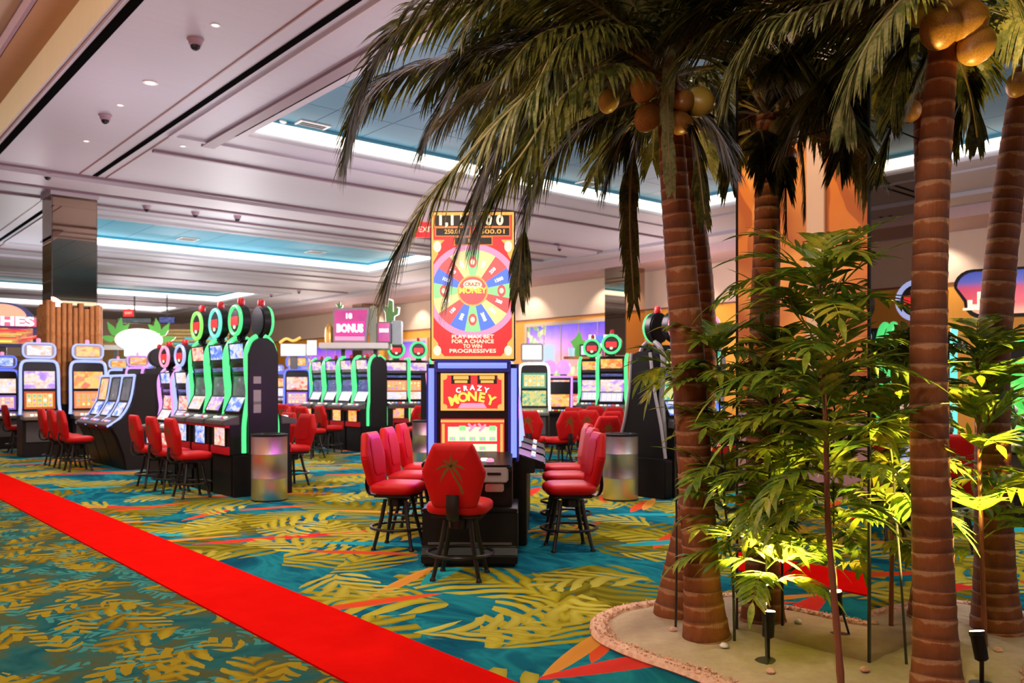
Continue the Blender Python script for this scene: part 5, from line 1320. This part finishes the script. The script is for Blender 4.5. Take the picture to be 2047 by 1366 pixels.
# ------------------------------------------------------------------ the planted island
isl = [(.566,5.34),(.60,5.62),(.78,5.86),(1.05,6.02),(1.6,6.22),(2.3,6.3),(2.95,6.12),(3.38,5.75),(3.42,5.35),(3.1,4.95),(2.80,4.62),(2.62,4.30),(2.48,3.92),(2.15,3.62),(1.75,3.62),(1.4,3.9),(1.17,4.28),(1.04,4.48),(.92,4.65),(.78,4.82),(.65,5.02),(.58,5.18)]
ring_ = catmull([(x, y, 0) for x, y in isl], 6, True)
cen = Vector((1.95, 4.95, 0))
mb = MB()
K = len(ring_); vs = []
fr_ = [1.0, .985, .95, .9, .8, .65, .5, .35, .2, .08]
rnd = random.Random(11)
from mathutils import noise as mnoise
for f in fr_:
    for p in ring_:
        q = cen + (p - cen) * f
        h = min(1, (1 - f) * 9) * .05 + (mnoise.noise(q * 2.3) * .02 + mnoise.noise(q * 7) * .008) * min(1, (1 - f) * 12)
        vs.append(Vector((q.x, q.y, max(.004, h))))
fs = []
for i in range(len(fr_) - 1):
    for k in range(K):
        l = (k + 1) % K
        fs.append((i*K + k, i*K + l, (i+1)*K + l, (i+1)*K + k))
fs.append(tuple((len(fr_) - 1) * K + k for k in range(K)))
mb.add(vs, fs)
bed = thing('planter_bed', 'sand island with a crushed shell edge under the palms', 'planter', (0, 0, 0))
mb.obj('sand', SAND, bed)
SHELL = pm('pinkish_crushed_shell', (.62, .36, .24), .75, 0, .45, 35)
mb = MB(); mb.tube([Vector((p.x, p.y, .012)) + (p - cen).normalized() * .02 for p in ring_], .055, 8, closed=True, flat=.5)
for k in range(1900):
    i = rnd.randrange(K); p = ring_[i].lerp(ring_[(i + 1) % K], rnd.random())
    q = p + (cen - p).normalized() * rnd.uniform(-.075, .085)
    s_ = rnd.uniform(.006, .014)
    z_ = .028 + rnd.uniform(0, .012) if abs((q - p).length) < .05 else .012
    R = Matrix.Rotation(rnd.random() * 6, 3, (rnd.random() - .5, rnd.random() - .5, rnd.random() - .5 + .01))
    mb.add([R @ Vector(c) * s_ + Vector((q.x, q.y, z_)) for c in ((1.2,0,0),(-1.2,0,0),(0,.9,0),(0,-.9,0),(0,0,.7),(0,0,-.7))], [(0,2,4),(2,1,4),(1,3,4),(3,0,4),(2,0,5),(1,2,5),(3,1,5),(0,3,5)])
eo = mb.obj('shell_edging', SHELL, bed); eo['kind'] = 'stuff'
for px, py, lb in ((1447, 1296, 'white shell lying right of the front left palm trunk'), (1345, 1262, 'small pale shell at the foot of the thin left stem'), (1728, 1345, 'tan shell in the sand before the mirrored corner'), (1540, 1345, 'pebble beside the left spike light'), (1995, 1300, 'pale pebble right of the right spike light')):
    p = ground(px, py, .05)
    t = tag(part('shell', 'shell', lambda m: m.lathe([(.006, 0), (.024, .004), (.026, .012), (.016, .024), (.002, .028)], 10), WHITEP if 'white' in lb else SHELL, None), lb, 'shell', 'shells and pebbles in the sand')
    t.location = (p.x, p.y, .05 + mnoise.noise(p * 2.3) * .02)
# ------------------------------------------------------------------ palms
def trunk_mat():
    g = NG('palm_trunk')
    at_ = g.new('ShaderNodeAttribute'); at_.attribute_name = 'phase'
    ph = at_.outputs['Fac']
    co = g.coord()
    mp = g.new('ShaderNodeMapping'); g.put(mp.inputs[0], co); mp.inputs['Scale'].default_value = (40, 40, 3)
    fib = g.noise(mp.outputs[0], 2.2, 4, .7)[0]
    n = g.noise(co, 9, 4, .6)[0]
    phn = g.m('ADD', ph, g.m('MULTIPLY_ADD', n, 1.0, -.5))
    c = g.ramp(phn, [(0.0, (.10, .026, .006)), (.4, (.20, .058, .012)), (.74, (.25, .075, .017)), (.86, (.42, .22, .11)), (1.0, (.33, .18, .10))])
    c = g.mix(g.m('MULTIPLY', g.m('SUBTRACT', fib, .3, clamp=True), .9), c, (.14, .05, .022))
    g.bump(g.m('ADD', fib, n), .5, .012)
    return g.done(c, .62, spec=.3)
TRUNK = trunk_mat()
def trunk(parent, path, radii, ringgap=.085, seed=0):
    P = catmull(path, 10)
    rr_ = catmull([(r, 0, 0) for r in radii], 10)
    rnd = random.Random(seed)
    L = [0.0]
    for i in range(1, len(P)): L.append(L[-1] + (P[i] - P[i-1]).length)
    tot = L[-1]
    n = 26
    cuts = []; s_ = 0.0
    while s_ < tot:
        gap = ringgap * rnd.uniform(.75, 1.25); cuts.append((s_, min(gap, tot - s_))); s_ += gap
    rows = []
    for c0, gp in cuts:
        for ph, k in ((.02, .985), (.5, .99), (.80, 1.012), (.94, 1.022)): rows.append((c0 + gp * ph, k, ph, rnd.uniform(-.3, .3), rnd.uniform(0, 6.28)))
    vs, phs = [], []
    j = 0
    for s_, k, ph, tl, ta in rows:
        while j < len(L) - 2 and L[j+1] < s_: j += 1
        f = min(1, max(0, (s_ - L[j]) / max(1e-6, L[j+1] - L[j])))
        c = P[j].lerp(P[j+1], f); r = rr_[j].x * (1 - f) + rr_[j+1].x * f
        T = (P[j+1] - P[j]).normalized()
        u = T.cross(Vector((0, 1, 0))).normalized(); v = T.cross(u)
        for q in range(n):
            a = 2 * PI * q / n
            wob = 1 + .025 * mnoise.noise(Vector((math.cos(a) * 2, math.sin(a) * 2, s_ * 9)))
            vs.append(c + u * math.cos(a) * r * k * wob + v * math.sin(a) * r * k * wob + T * (math.cos(a - ta) * .006))
            phs.append(ph)
    m = MB()
    fs = []
    for i in range(len(rows) - 1):
        for q in range(n):
            l = (q + 1) % n
            fs.append((i*n + q, i*n + l, (i+1)*n + l, (i+1)*n + q))
    fs.append(tuple((len(rows)-1)*n + q for q in range(n))); fs.append(tuple(range(n-1, -1, -1)))
    m.add(vs, fs)
    o = m.obj('trunk', TRUNK, parent)
    at_ = o.data.attributes.new('phase', 'FLOAT', 'POINT')
    at_.data.foreach_set('value', phs)
    return o
def leaf_mat(name, stops, scale=7, rough=.42):
    g = NG(name)
    co = g.coord()
    n = g.noise(co, scale, 3, .6)[0]; n2 = g.noise(co, 60, 2)[0]
    f = g.m('ADD', g.m('MULTIPLY', n, .75), g.m('MULTIPLY', n2, .25))
    col = g.ramp(f, stops)
    g.done(col, rough, spec=.4)
    tr = g.new('ShaderNodeBsdfTranslucent'); g.put(tr.inputs[0], col)
    mx = g.new('ShaderNodeMixShader'); mx.inputs[0].default_value = .42
    out = g.n['Material Output']
    g.t.links.new(g.bsdf.outputs[0], mx.inputs[1]); g.t.links.new(tr.outputs[0], mx.inputs[2]); g.t.links.new(mx.outputs[0], out.inputs[0])
    return g.mat
FROND = leaf_mat('coconut_frond', [(.30, (.012, .019, .003)), (.44, (.036, .042, .007)), (.54, (.13, .12, .018)), (.62, (.042, .045, .009)), (.72, (.30, .18, .035))])
FROND2 = leaf_mat('coconut_frond_pale', [(.30, (.05, .07, .018)), (.44, (.14, .16, .045)), (.54, (.34, .31, .13)), (.64, (.12, .14, .035)), (.74, (.46, .34, .16))])
RACH = pm('frond_rib', (.20, .15, .055), .5, 0, .3, 20)
def frond(parent, pts, L=.40, n=62, seed=0, droop=.9, pale=False, spread=.85):
    rnd = random.Random(seed)
    n = int(n * 1.9)
    C = catmull(pts, 8)
    N = len(C)
    o = MB().tube(C[::2] + [C[-1]], [.014 - .011 * i / len(C[::2] + [C[-1]]) for i in range(len(C[::2] + [C[-1]]))], 5).obj('frond', RACH, parent)
    m = MB()
    up = Vector((0, 0, 1))
    for i in range(n):
        t = .10 + .90 * (i + rnd.random() * .5) / n
        x = t * (N - 1); k = min(int(x), N - 2); f = x - k
        P = C[k].lerp(C[k+1], f)
        T = (C[min(k+2, N-1)] - C[max(k-1, 0)]).normalized()
        S = T.cross(up)
        if S.length < .15: S = Vector((1, 0, 0)) - T * T.x
        S.normalize()
        Nn = S.cross(T).normalized()
        ln = L * (math.sin(PI * (.16 + .70 * t)) ** .7) * rnd.uniform(.82, 1.1)
        for sd in (-1, 1):
            sp = spread * (1 - .55 * max(0, -T.z) ** 1.5)
            d = (T * rnd.uniform(.65, .95) + S * sd * sp * rnd.uniform(.6, 1.15) + Nn * rnd.uniform(-.05, .3)).normalized()
            w0 = .0105 * rnd.uniform(.75, 1.25)
            p = P.copy(); ps = [p.copy()]; dd = d.copy(); ds = [d.copy()]
            for q in range(4):
                dd = (dd + Vector((0, 0, -droop * rnd.uniform(.20, .34)))).normalized()
                p = p + dd * ln / 4; ps.append(p.copy()); ds.append(dd.copy())
            vs = []
            for q, pw in enumerate((.5, 1, .9, .6)):
                wv = ds[q].cross(Nn); 
                if wv.length < .05: wv = S.copy()
                wv = wv.normalized() * w0 * pw
                vs += [ps[q] - wv, ps[q] + wv]
            vs.append(ps[4])
            m.add(vs, [(0, 1, 3, 2), (2, 3, 5, 4), (4, 5, 7, 6), (6, 7, 8)])
    lv = m.obj('leaflets', FROND2 if pale else FROND, o, smooth=False, fix=False); lv['kind'] = 'stuff'
    return o
def arc_frond(parent, base, az, el, length, curl, seed, L=.38, n=56, pale=False):
    rnd = random.Random(seed)
    pts = [base.copy()]; p = base.copy(); e = el
    for k in range(7):
        a = az + rnd.uniform(-.04, .04)
        p = p + Vector((math.cos(a) * math.cos(e), math.sin(a) * math.cos(e), math.sin(e))) * length / 7
        pts.append(p.copy()); e -= curl / 7 * (.6 + .12 * k)
    return frond(parent, pts, L, n, seed, .9, pale)
def nut_mat():
    g = NG('coconut_husk')
    co = g.coord(); oi = g.new('ShaderNodeObjectInfo').outputs['Random']
    n = g.noise(co, 14, 4, .6)[0]
    f = g.m('ADD', g.m('MULTIPLY', n, .7), g.m('MULTIPLY', oi, .3))
    return g.done(g.ramp(f, [(.3, (.22, .095, .02)), (.5, (.42, .20, .035)), (.62, (.30, .24, .03)), (.8, (.52, .27, .05))]), .4)
NUT = nut_mat()
def coconut(parent, p, r, rot=(0, 0, 0), k=1.12):
    o = part('coconut', ('nut', round(k, 2)), lambda m: m.lathe([(.03, -k), (.35, -.93*k), (.68, -.68*k), (.92, -.28*k), (1, .08), (.93, .42*k), (.70, .75*k), (.36, .95*k), (.05, k)], 20), NUT, parent)
    o.location = p; o.scale = (r, r, r); o.rotation_euler = rot
    return o
def palm(name_label, path, radii, seed):
    b = path[0]
    t = thing('coconut_palm', name_label, 'palm tree', (0, 0, 0), 0, 'coconut palms on the sand island')
    t.location = (b.x, b.y, 0)
    class Shift: pass
    return t, Vector((b.x, b.y, 0))
def build_palm(label, px_path, radii, explicit, nuts, rand, seed, crown=None):
    path = [at(x, y, Y) for x, y, Y in px_path]
    path[0].z = -.01 if path[0].z < .1 else path[0].z
    t, off = palm(label, path, radii, seed)
    trunk(t, [p - off for p in path], radii, .088, seed)
    top = path[-1]
    for k, (pts, L, n, dr, pale) in enumerate(explicit):
        frond(t, [at(x, y, Y) - off for x, y, Y in pts], L, n, seed * 50 + k, dr, pale)
    for k, (az, el, ln, cu) in enumerate(rand):
        arc_frond(t, (crown or top) - off, math.radians(az), math.radians(el), ln, math.radians(cu), seed * 91 + k, pale=(k % 5 == 3))
    for k, (x, y, Y, r) in enumerate(nuts):
        coconut(t, at(x, y, Y) - off, r, (.3 * k, .35 - .2 * k, k), 1.08 + .06 * (k % 3))
    # dead sheath fibres around the crown
    return t
E1 = [
 ([(1335,150,5.05),(1200,40,5.15),(1050,4,5.25),(910,9,5.3),(800,55,5.35),(735,150,5.35),(706,233,5.35),(692,310,5.35)], .44, 84, .85, False),
 ([(1335,160,5.05),(1180,95,5.25),(1035,92,5.4),(870,122,5.5),(772,160,5.55),(726,210,5.55),(703,285,5.55)], .40, 74, .9, False),
 ([(1330,150,5.1),(1150,70,5.3),(1000,90,5.5),(921,160,5.6),(873,228,5.6),(848,285,5.6)], .38, 62, .9, False),
 ([(1330,150,5.0),(1200,75,4.55),(1114,140,4.25),(1013,228,4.05),(921,325,3.95),(860,390,3.9),(807,483,3.9),(775,560,3.9)], .40, 80, 1.0, True),
 ([(1325,165,5.05),(1190,120,5.2),(1080,200,5.35),(1004,290,5.45),(955,390,5.5),(915,500,5.5),(893,595,5.5)], .40, 76, 1.1, False),
 ([(1320,190,5.05),(1240,210,5.2),(1167,250,5.35),(1101,316,5.45),(1062,390,5.5),(1044,483,5.5),(1036,575,5.5)], .34, 66, 1.1, False),
 ([(1330,175,5.0),(1220,130,4.4),(1120,200,4.1),(1050,300,3.95),(990,380,3.9),(960,450,3.9)], .38, 62, 1.0, False),
 ([(1330,200,5.1),(1285,225,5.2),(1240,280,5.3),(1212,370,5.3)], .30, 44, 1.0, False),
 ([(1335,205,5.15),(1290,235,5.3),(1264,310,5.35),(1259,450,5.35),(1267,600,5.35)], .26, 56, 1.1, False),
 ([(1355,205,5.1),(1394,225,5.1),(1432,263,5.1),(1462,330,5.1)], .30, 44, .9, False),
 ([(1352,210,5.0),(1374,237,4.95),(1392,300,4.95),(1408,428,4.95)], .22, 44, 1.0, False),
 ([(1345,140,5.0),(1420,90,4.85),(1520,110,4.75),(1610,160,4.7),(1690,235,4.7),(1745,335,4.7)], .38, 70, .9, False),
 ([(1350,150,5.05),(1440,130,5.2),(1540,130,4.85),(1640,165,4.7),(1710,240,4.55)], .38, 60, .8, False),
 ([(1340,60,4.95),(1338,120,4.86),(1334,200,4.82),(1336,290,4.8),(1342,370,4.8)], .16, 54, 1.3, True),
 ([(1345,150,5.0),(1400,60,4.8),(1480,40,4.7),(1560,80,4.6),(1610,150,4.6)], .38, 60, .9, False),
 ([(1340,150,5.0),(1250,70,4.7),(1180,60,4.4),(1110,100,4.2),(1070,180,4.1)], .40, 60, .9, False),
]
build_palm('front left coconut palm, its trunk nearest the wheel machine', [(1413,1322,5.1),(1404,1180,5.1),(1390,960,5.1),(1373,690,5.08),(1350,400,5.05),(1338,225,5.05),(1336,160,5.05)],
  [.155, .112, .102, .098, .083, .070, .062], E1,
  [(1287,176,4.93,.082), (1216,203,5.0,.062), (1293,236,4.95,.076), (1366,203,4.92,.066), (1398,204,4.96,.088), (1358,246,4.93,.070), (1318,222,5.02,.070)],
  [(100,60,1.5,110), (150,50,1.6,120), (60,75,1.3,90), (200,65,1.5,110), (250,70,1.4,110), (300,65,1.4,110), (290,40,1.5,110), (85,25,1.4,90), (130,20,1.4,90), (270,45,1.3,100), (165,40,1.7,110), (185,45,1.7,90), (212,40,1.6,120), (168,20,1.5,80), (222,20,1.4,90), (155,60,1.6,120), (145,30,1.6,100), (190,60,1.6,120), (230,45,1.6,110), (110,40,1.5,100)], 1)
build_palm('rear left coconut palm, mostly hidden behind the front left trunk', [(1352,1252,5.66),(1385,1000,5.7),(1403,800,5.7),(1402,600,5.7),(1387,450,5.7),(1368,310,5.7),(1362,230,5.7)],
  [.165, .095, .088, .086, .080, .072, .065],
  [([(1375,200,5.7),(1410,165,5.6),(1440,200,5.5),(1455,270,5.45),(1460,350,5.45)], .36, 54, .9, False), ([(1370,200,5.7),(1320,140,5.8),(1250,160,5.9),(1200,230,6.0)], .36, 54, .9, False)],
  [(1388,246,5.6,.07), (1348,262,5.6,.066)],
  [(90,60,1.5,110), (60,45,1.6,110), (135,45,1.6,120), (180,60,1.5,110), (110,30,1.5,100), (225,60,1.4,110), (160,25,1.5,90), (40,60,1.5,110), (70,30,1.5,90)], 2)
E4 = [
 ([(1885,30,4.2),(1790,-20,4.1),(1700,-5,4.05),(1600,23,4.0),(1545,43,4.0),(1485,99,4.0),(1457,175,4.0)], .34, 72, 1.1, True),
 ([(1885,35,4.2),(1835,-20,4.0),(1772,35,3.9),(1729,99,3.85),(1700,165,3.85),(1690,230,3.85)], .30, 66, 1.2, True),
 ([(1895,20,4.2),(1960,-40,4.1),(2030,-10,4.0),(2075,60,4.0),(2095,160,4.0)], .36, 66, 1.1, True),
 ([(1900,80,4.3),(1925,135,4.4),(1943,200,4.4),(1953,275,4.4)], .22, 46, 1.0, False),
 ([(1905,80,4.3),(1950,120,4.5),(1930,200,4.6),(1908,290,4.6)], .24, 44, 1.0, False),
 ([(1870,60,4.25),(1825,70,4.4),(1795,140,4.35),(1780,230,4.3)], .28, 50, 1.0, False),
 ([(1870,70,4.3),(1830,170,4.35),(1785,250,4.4),(1752,345,4.4)], .24, 50, .8, False),
 ([(1880,40,4.25),(1800,60,4.5),(1700,120,4.5),(1620,200,4.65),(1570,280,4.7)], .36, 66, .9, False),
 ([(1880,30,4.25),(1760,20,4.5),(1640,60,4.6),(1540,130,4.7)], .38, 66, .9, False),
]
build_palm('tall front right coconut palm with large coconuts at the top', [(1873,1440,4.12),(1870,1290,4.16),(1862,1050,4.2),(1856,800,4.2),(1857,600,4.2),(1864,380,4.2),(1880,160,4.2),(1893,40,4.2)],
  [.140, .105, .092, .088, .083, .078, .070, .064], E4,
  [(1879,58,4.07,.094), (1936,44,4.08,.088), (1950,92,4.1,.086), (1838,30,4.12,.06), (1905,20,4.2,.08)],
  [(165,50,1.5,110), (200,50,1.4,110), (175,20,1.4,80), (20,60,1.5,110), (330,60,1.4,110), (240,65,1.4,110), (280,70,1.3,100), (185,65,1.5,110), (30,25,1.3,80), (10,40,1.4,100), (160,35,1.5,90)], 3)
build_palm('rightmost coconut palm, its trunk leaning out of the frame', [(1993,1288,5.27),(1988,1150,5.27),(1984,900,5.27),(1985,740,5.27),(1994,590,5.27),(2010,430,5.27),(2030,280,5.27),(2050,140,5.27)],
  [.165, .120, .100, .095, .093, .088, .082, .072],
  [([(2050,130,5.27),(1985,90,5.3),(1930,140,5.3),(1905,230,5.3)], .26, 48, 1.0, False)],
  [(2034,170,5.15,.07), (2072,160,5.15,.08)],
  [(90,55,1.5,110), (45,50,1.5,110), (0,50,1.4,110), (315,60,1.4,110), (150,65,1.3,120)], 4)
# ------------------------------------------------------------------ broad leaved parlour palms
PLEAF = leaf_mat('parlour_palm_leaf', [(.28, (.035, .085, .012)), (.43, (.09, .18, .018)), (.54, (.24, .30, .022)), (.66, (.50, .44, .04))], 5, .38)
STEMB = pm('brown_cane', (.17, .05, .02), .5, 0, .3, 12)
STEMD = pm('dark_cane', (.02, .022, .012), .5, 0, .3, 12)
def leaf_mesh(parent, base, az, el, length, curl, seed, ll=.20, npair=7, wd=.019, mat=None):
    rnd = random.Random(seed)
    pts = [base.copy()]; p = base.copy(); e = el
    for k in range(6):
        p = p + Vector((math.cos(az) * math.cos(e), math.sin(az) * math.cos(e), math.sin(e))) * length / 6
        pts.append(p.copy()); e -= curl / 6
    m = MB(); m.tube(pts, [.005, .0045, .004, .0035, .003, .0025, .002], 4)
    C = catmull(pts, 4); N = len(C)
    sag = -rnd.choice((.03, .07, .12, .17))
    def blade(P, d, S, ln, w_):
        dd = d.copy(); ps = [P.copy()]; ds = [d.copy()]; q = P.copy()
        for k in range(5):
            dd = (dd + Vector((0, 0, sag))).normalized(); q = q + dd * ln / 5; ps.append(q.copy()); ds.append(dd.copy())
        vs = []
        for k, pw in enumerate((.25, .85, 1, .8, .45)):
            wv = ds[k].cross(S); wv = wv.normalized() if wv.length > .01 else Vector((1, 0, 0))
            nv = wv.cross(ds[k]).normalized()
            vs += [ps[k] - wv * w_ * pw + nv * w_ * pw * .25, ps[k], ps[k] + wv * w_ * pw + nv * w_ * pw * .25]
        vs.append(ps[5])
        fs = []
        for k in range(4): fs += [(3*k, 3*k+1, 3*k+4, 3*k+3), (3*k+1, 3*k+2, 3*k+5, 3*k+4)]
        fs += [(12, 13, 15), (13, 14, 15)]
        m.add(vs, fs)
    for i in range(npair):
        t = .22 + .76 * i / npair
        x = t * (N - 1); k = min(int(x), N - 2)
        P = C[k].lerp(C[k+1], x - k); T = (C[min(k+1, N-1)] - C[max(k-1, 0)]).normalized()
        S = T.cross(Vector((0, 0, 1))); S = S.normalized() if S.length > .1 else Vector((1, 0, 0))
        Nn = S.cross(T).normalized()
        for sd in (-1, 1):
            d = (T * rnd.uniform(.55, .8) + S * sd * rnd.uniform(.6, .9) + Nn * rnd.uniform(-.05, .25)).normalized()
            blade(P, d, Nn, ll * math.sin(PI * (.28 + .58 * t)) * rnd.uniform(.85, 1.15), wd * rnd.uniform(.85, 1.15))
    T = (C[-1] - C[-3]).normalized(); S = T.cross(Vector((0, 0, 1))).normalized() if abs(T.z) < .98 else Vector((1, 0, 0))
    blade(C[-1], T, S.cross(T).normalized(), ll * .8, wd)
    return m.obj('leaf', mat or PLEAF, parent, smooth=False, fix=False)
def plant(label, px_stem, r, leaves, seed, mat, L=.5, ll=.2, el0=60, n_auto=0, lo=.4, npair=7, wd=.019, reach=1.0):
    P = [at(x, y, Y) for x, y, Y in px_stem]
    off = Vector((P[0].x, P[0].y, 0)); P[0].z = min(P[0].z, .03)
    t = thing('parlour_palm', label, 'plant', off, 0, 'leafy plants on the sand island')
    C = catmull([p - off for p in P], 8)
    m = MB(); rs = []
    for i in range(len(C)): rs.append(r * (1 - .55 * i / len(C)) * (1.14 if i % 4 == 0 else 1))
    m.tube(C, rs, 8); m.obj('stem', mat, t)
    rnd = random.Random(seed)
    def sample(f):
        x = f * (len(C) - 1); k = min(int(x), len(C) - 2); return C[k].lerp(C[k+1], x - k)
    for k in range(n_auto):
        f = lo + (1 - lo) * (k + .5) / n_auto
        az = k * 2.39996 + seed
        leaf_mesh(t, sample(f), az, math.radians(el0 + 22 * f - 12 + rnd.uniform(-28, 26)), L * rnd.uniform(.7, 1.15) * (1.05 - .25 * f), math.radians(rnd.uniform(35, 95)), seed * 100 + k, ll, npair, wd)
    for k, (f, az, el, ln) in enumerate(leaves):
        leaf_mesh(t, sample(f), math.radians(az), math.radians(el), ln, math.radians(70), seed * 777 + k, ll, npair, wd)
    return t
plant('tall leafy plant on a brown cane in front of the mirrored column', [(1684,1410,4.15),(1672,1250,4.2),(1655,1050,4.25),(1650,850,4.25),(1640,680,4.25),(1636,560,4.25)], .019,
      [(.42, 180, 25, .34), (.44, 160, 30, .30), (.40, 10, 30, .32), (.43, -20, 25, .30), (.45, 200, 10, .34), (1.0, 40, 75, .42), (1.0, 140, 65, .48), (.97, 160, 50, .45), (.98, 30, 60, .40), (.9, 175, 30, .55), (.88, 5, 30, .52), (.7, 185, 20, .6), (.72, 0, 22, .58), (.62, 190, 15, .58), (.6, -8, 15, .6)],
      5, STEMB, .54, .20, 46, 36, .46, 8, .0175)
plant('thin stemmed plant left of the front left palm trunk', [(1350,1264,5.35),(1352,1100,5.35),(1350,900,5.35),(1345,740,5.35)], .008,
      [(1, 180, 40, .26), (1, 150, 65, .26), (1, 210, 15, .28), (.95, 120, 30, .25), (1, 60, 60, .22), (.97, 190, -15, .24)], 6, STEMD, .3, .17, 40, 0, .8)
plant('plant with yellow lit leaves between the left palms and the column', [(1468,1292,5.0),(1464,1150,5.0),(1448,1000,5.0),(1440,850,5.0),(1432,700,5.0)], .009,
      [(.98, 170, 60, .34), (.98, 80, 70, .3), (.95, 20, 45, .38), (.9, 200, 25, .34)], 7, STEMD, .38, .18, 40, 40, .30, 8, .019)
plant('second thin plant standing close to the mirrored column', [(1532,1330,4.62),(1530,1200,4.7),(1535,1000,4.72),(1545,820,4.72)], .007,
      [(1, 100, 60, .3), (1, 170, 40, .34), (1, 20, 40, .3)], 12, STEMD, .38, .18, 35, 34, .38, 8, .019)
plant('leafy plant on a brown cane beside the rightmost palm', [(1969,1287,4.95),(1964,1150,4.95),(1958,950,4.95),(1955,800,4.95),(1952,700,4.95)], .015,
      [(.30, 170, 25, .36), (.32, 150, 50, .34), (.34, 0, 35, .5), (.36, 20, 40, .5), (1, 160, 40, .42), (1, 60, 60, .4), (1, 190, 20, .4)], 8, STEMB, .5, .21, 40, 32, .36, 7, .022)
plant('low plant at the right edge behind the rightmost palm', [(2062,1260,5.5),(2060,1100,5.5),(2055,950,5.5),(2050,850,5.5)], .012,
      [(1, 170, 40, .5), (1, 120, 50, .45)], 9, STEMD, .5, .2, 40, 14, .4)
plant('dark thin stemmed plant behind the front right trunk', [(1812,1300,4.62),(1800,1150,4.6),(1785,950,4.6),(1780,800,4.6)], .008,
      [(1, 190, 40, .34), (1, 20, 40, .34)], 10, STEMD, .4, .19, 35, 20, .5, 7, .021)
# ------------------------------------------------------------------ spike lights in the sand
UPL = glow('spike_light_lens', (1.0, .80, .42), 14.0, (.9, .8, .6))
def spike_light(p, aim, label, power):
    t = thing('spike_light', label, 'light', (p[0], p[1], .035), 0, 'spike lights in the sand')
    d = Vector(aim).normalized()
    q = d.to_track_quat('Z', 'Y')
    part('base', 'sp_base', lambda m: m.lathe([(.075, 0), (.075, .012), (.03, .02), (.012, .024)], 20), BLACK, t)
    part('stake', 'sp_stake', lambda m: m.lathe([(.011, 0), (.011, .15)], 8), BLACK, t)
    hd = part('head', 'sp_head', lambda m: m.lathe([(.018, -.01), (.032, .0), (.034, .11), (.038, .115), (.038, .135), (.030, .135), (.030, .118), (.01, .116)], 18), BLACK, t)
    hd.location = (0, 0, .14); hd.rotation_mode = 'QUATERNION'; hd.rotation_quaternion = q
    ln = part('lens', 'sp_lens', lambda m: m.lathe([(.0345, .131), (.034, .138), (.003, .141)], 16), UPL, hd)
    l = lamp('SPOT', 'spike_beam', Vector((p[0], p[1], .175)) + d * .15, power, (1, .70, .20), .025, d, 105, .7)
    return t
p = ground(1535, 1322, .04); spike_light(p, (.06, .10, 1), 'lit spike light in front of the mirrored column', 1300)
p = ground(1962, 1372, .04); spike_light(p, (-.06, .24, 1), 'lit spike light beside the front right palm trunk', 1000)
p = ab(3.25, 5.6); spike_light(p, (-.15, -.1, 1), 'spike light behind the mirrored column', 300)
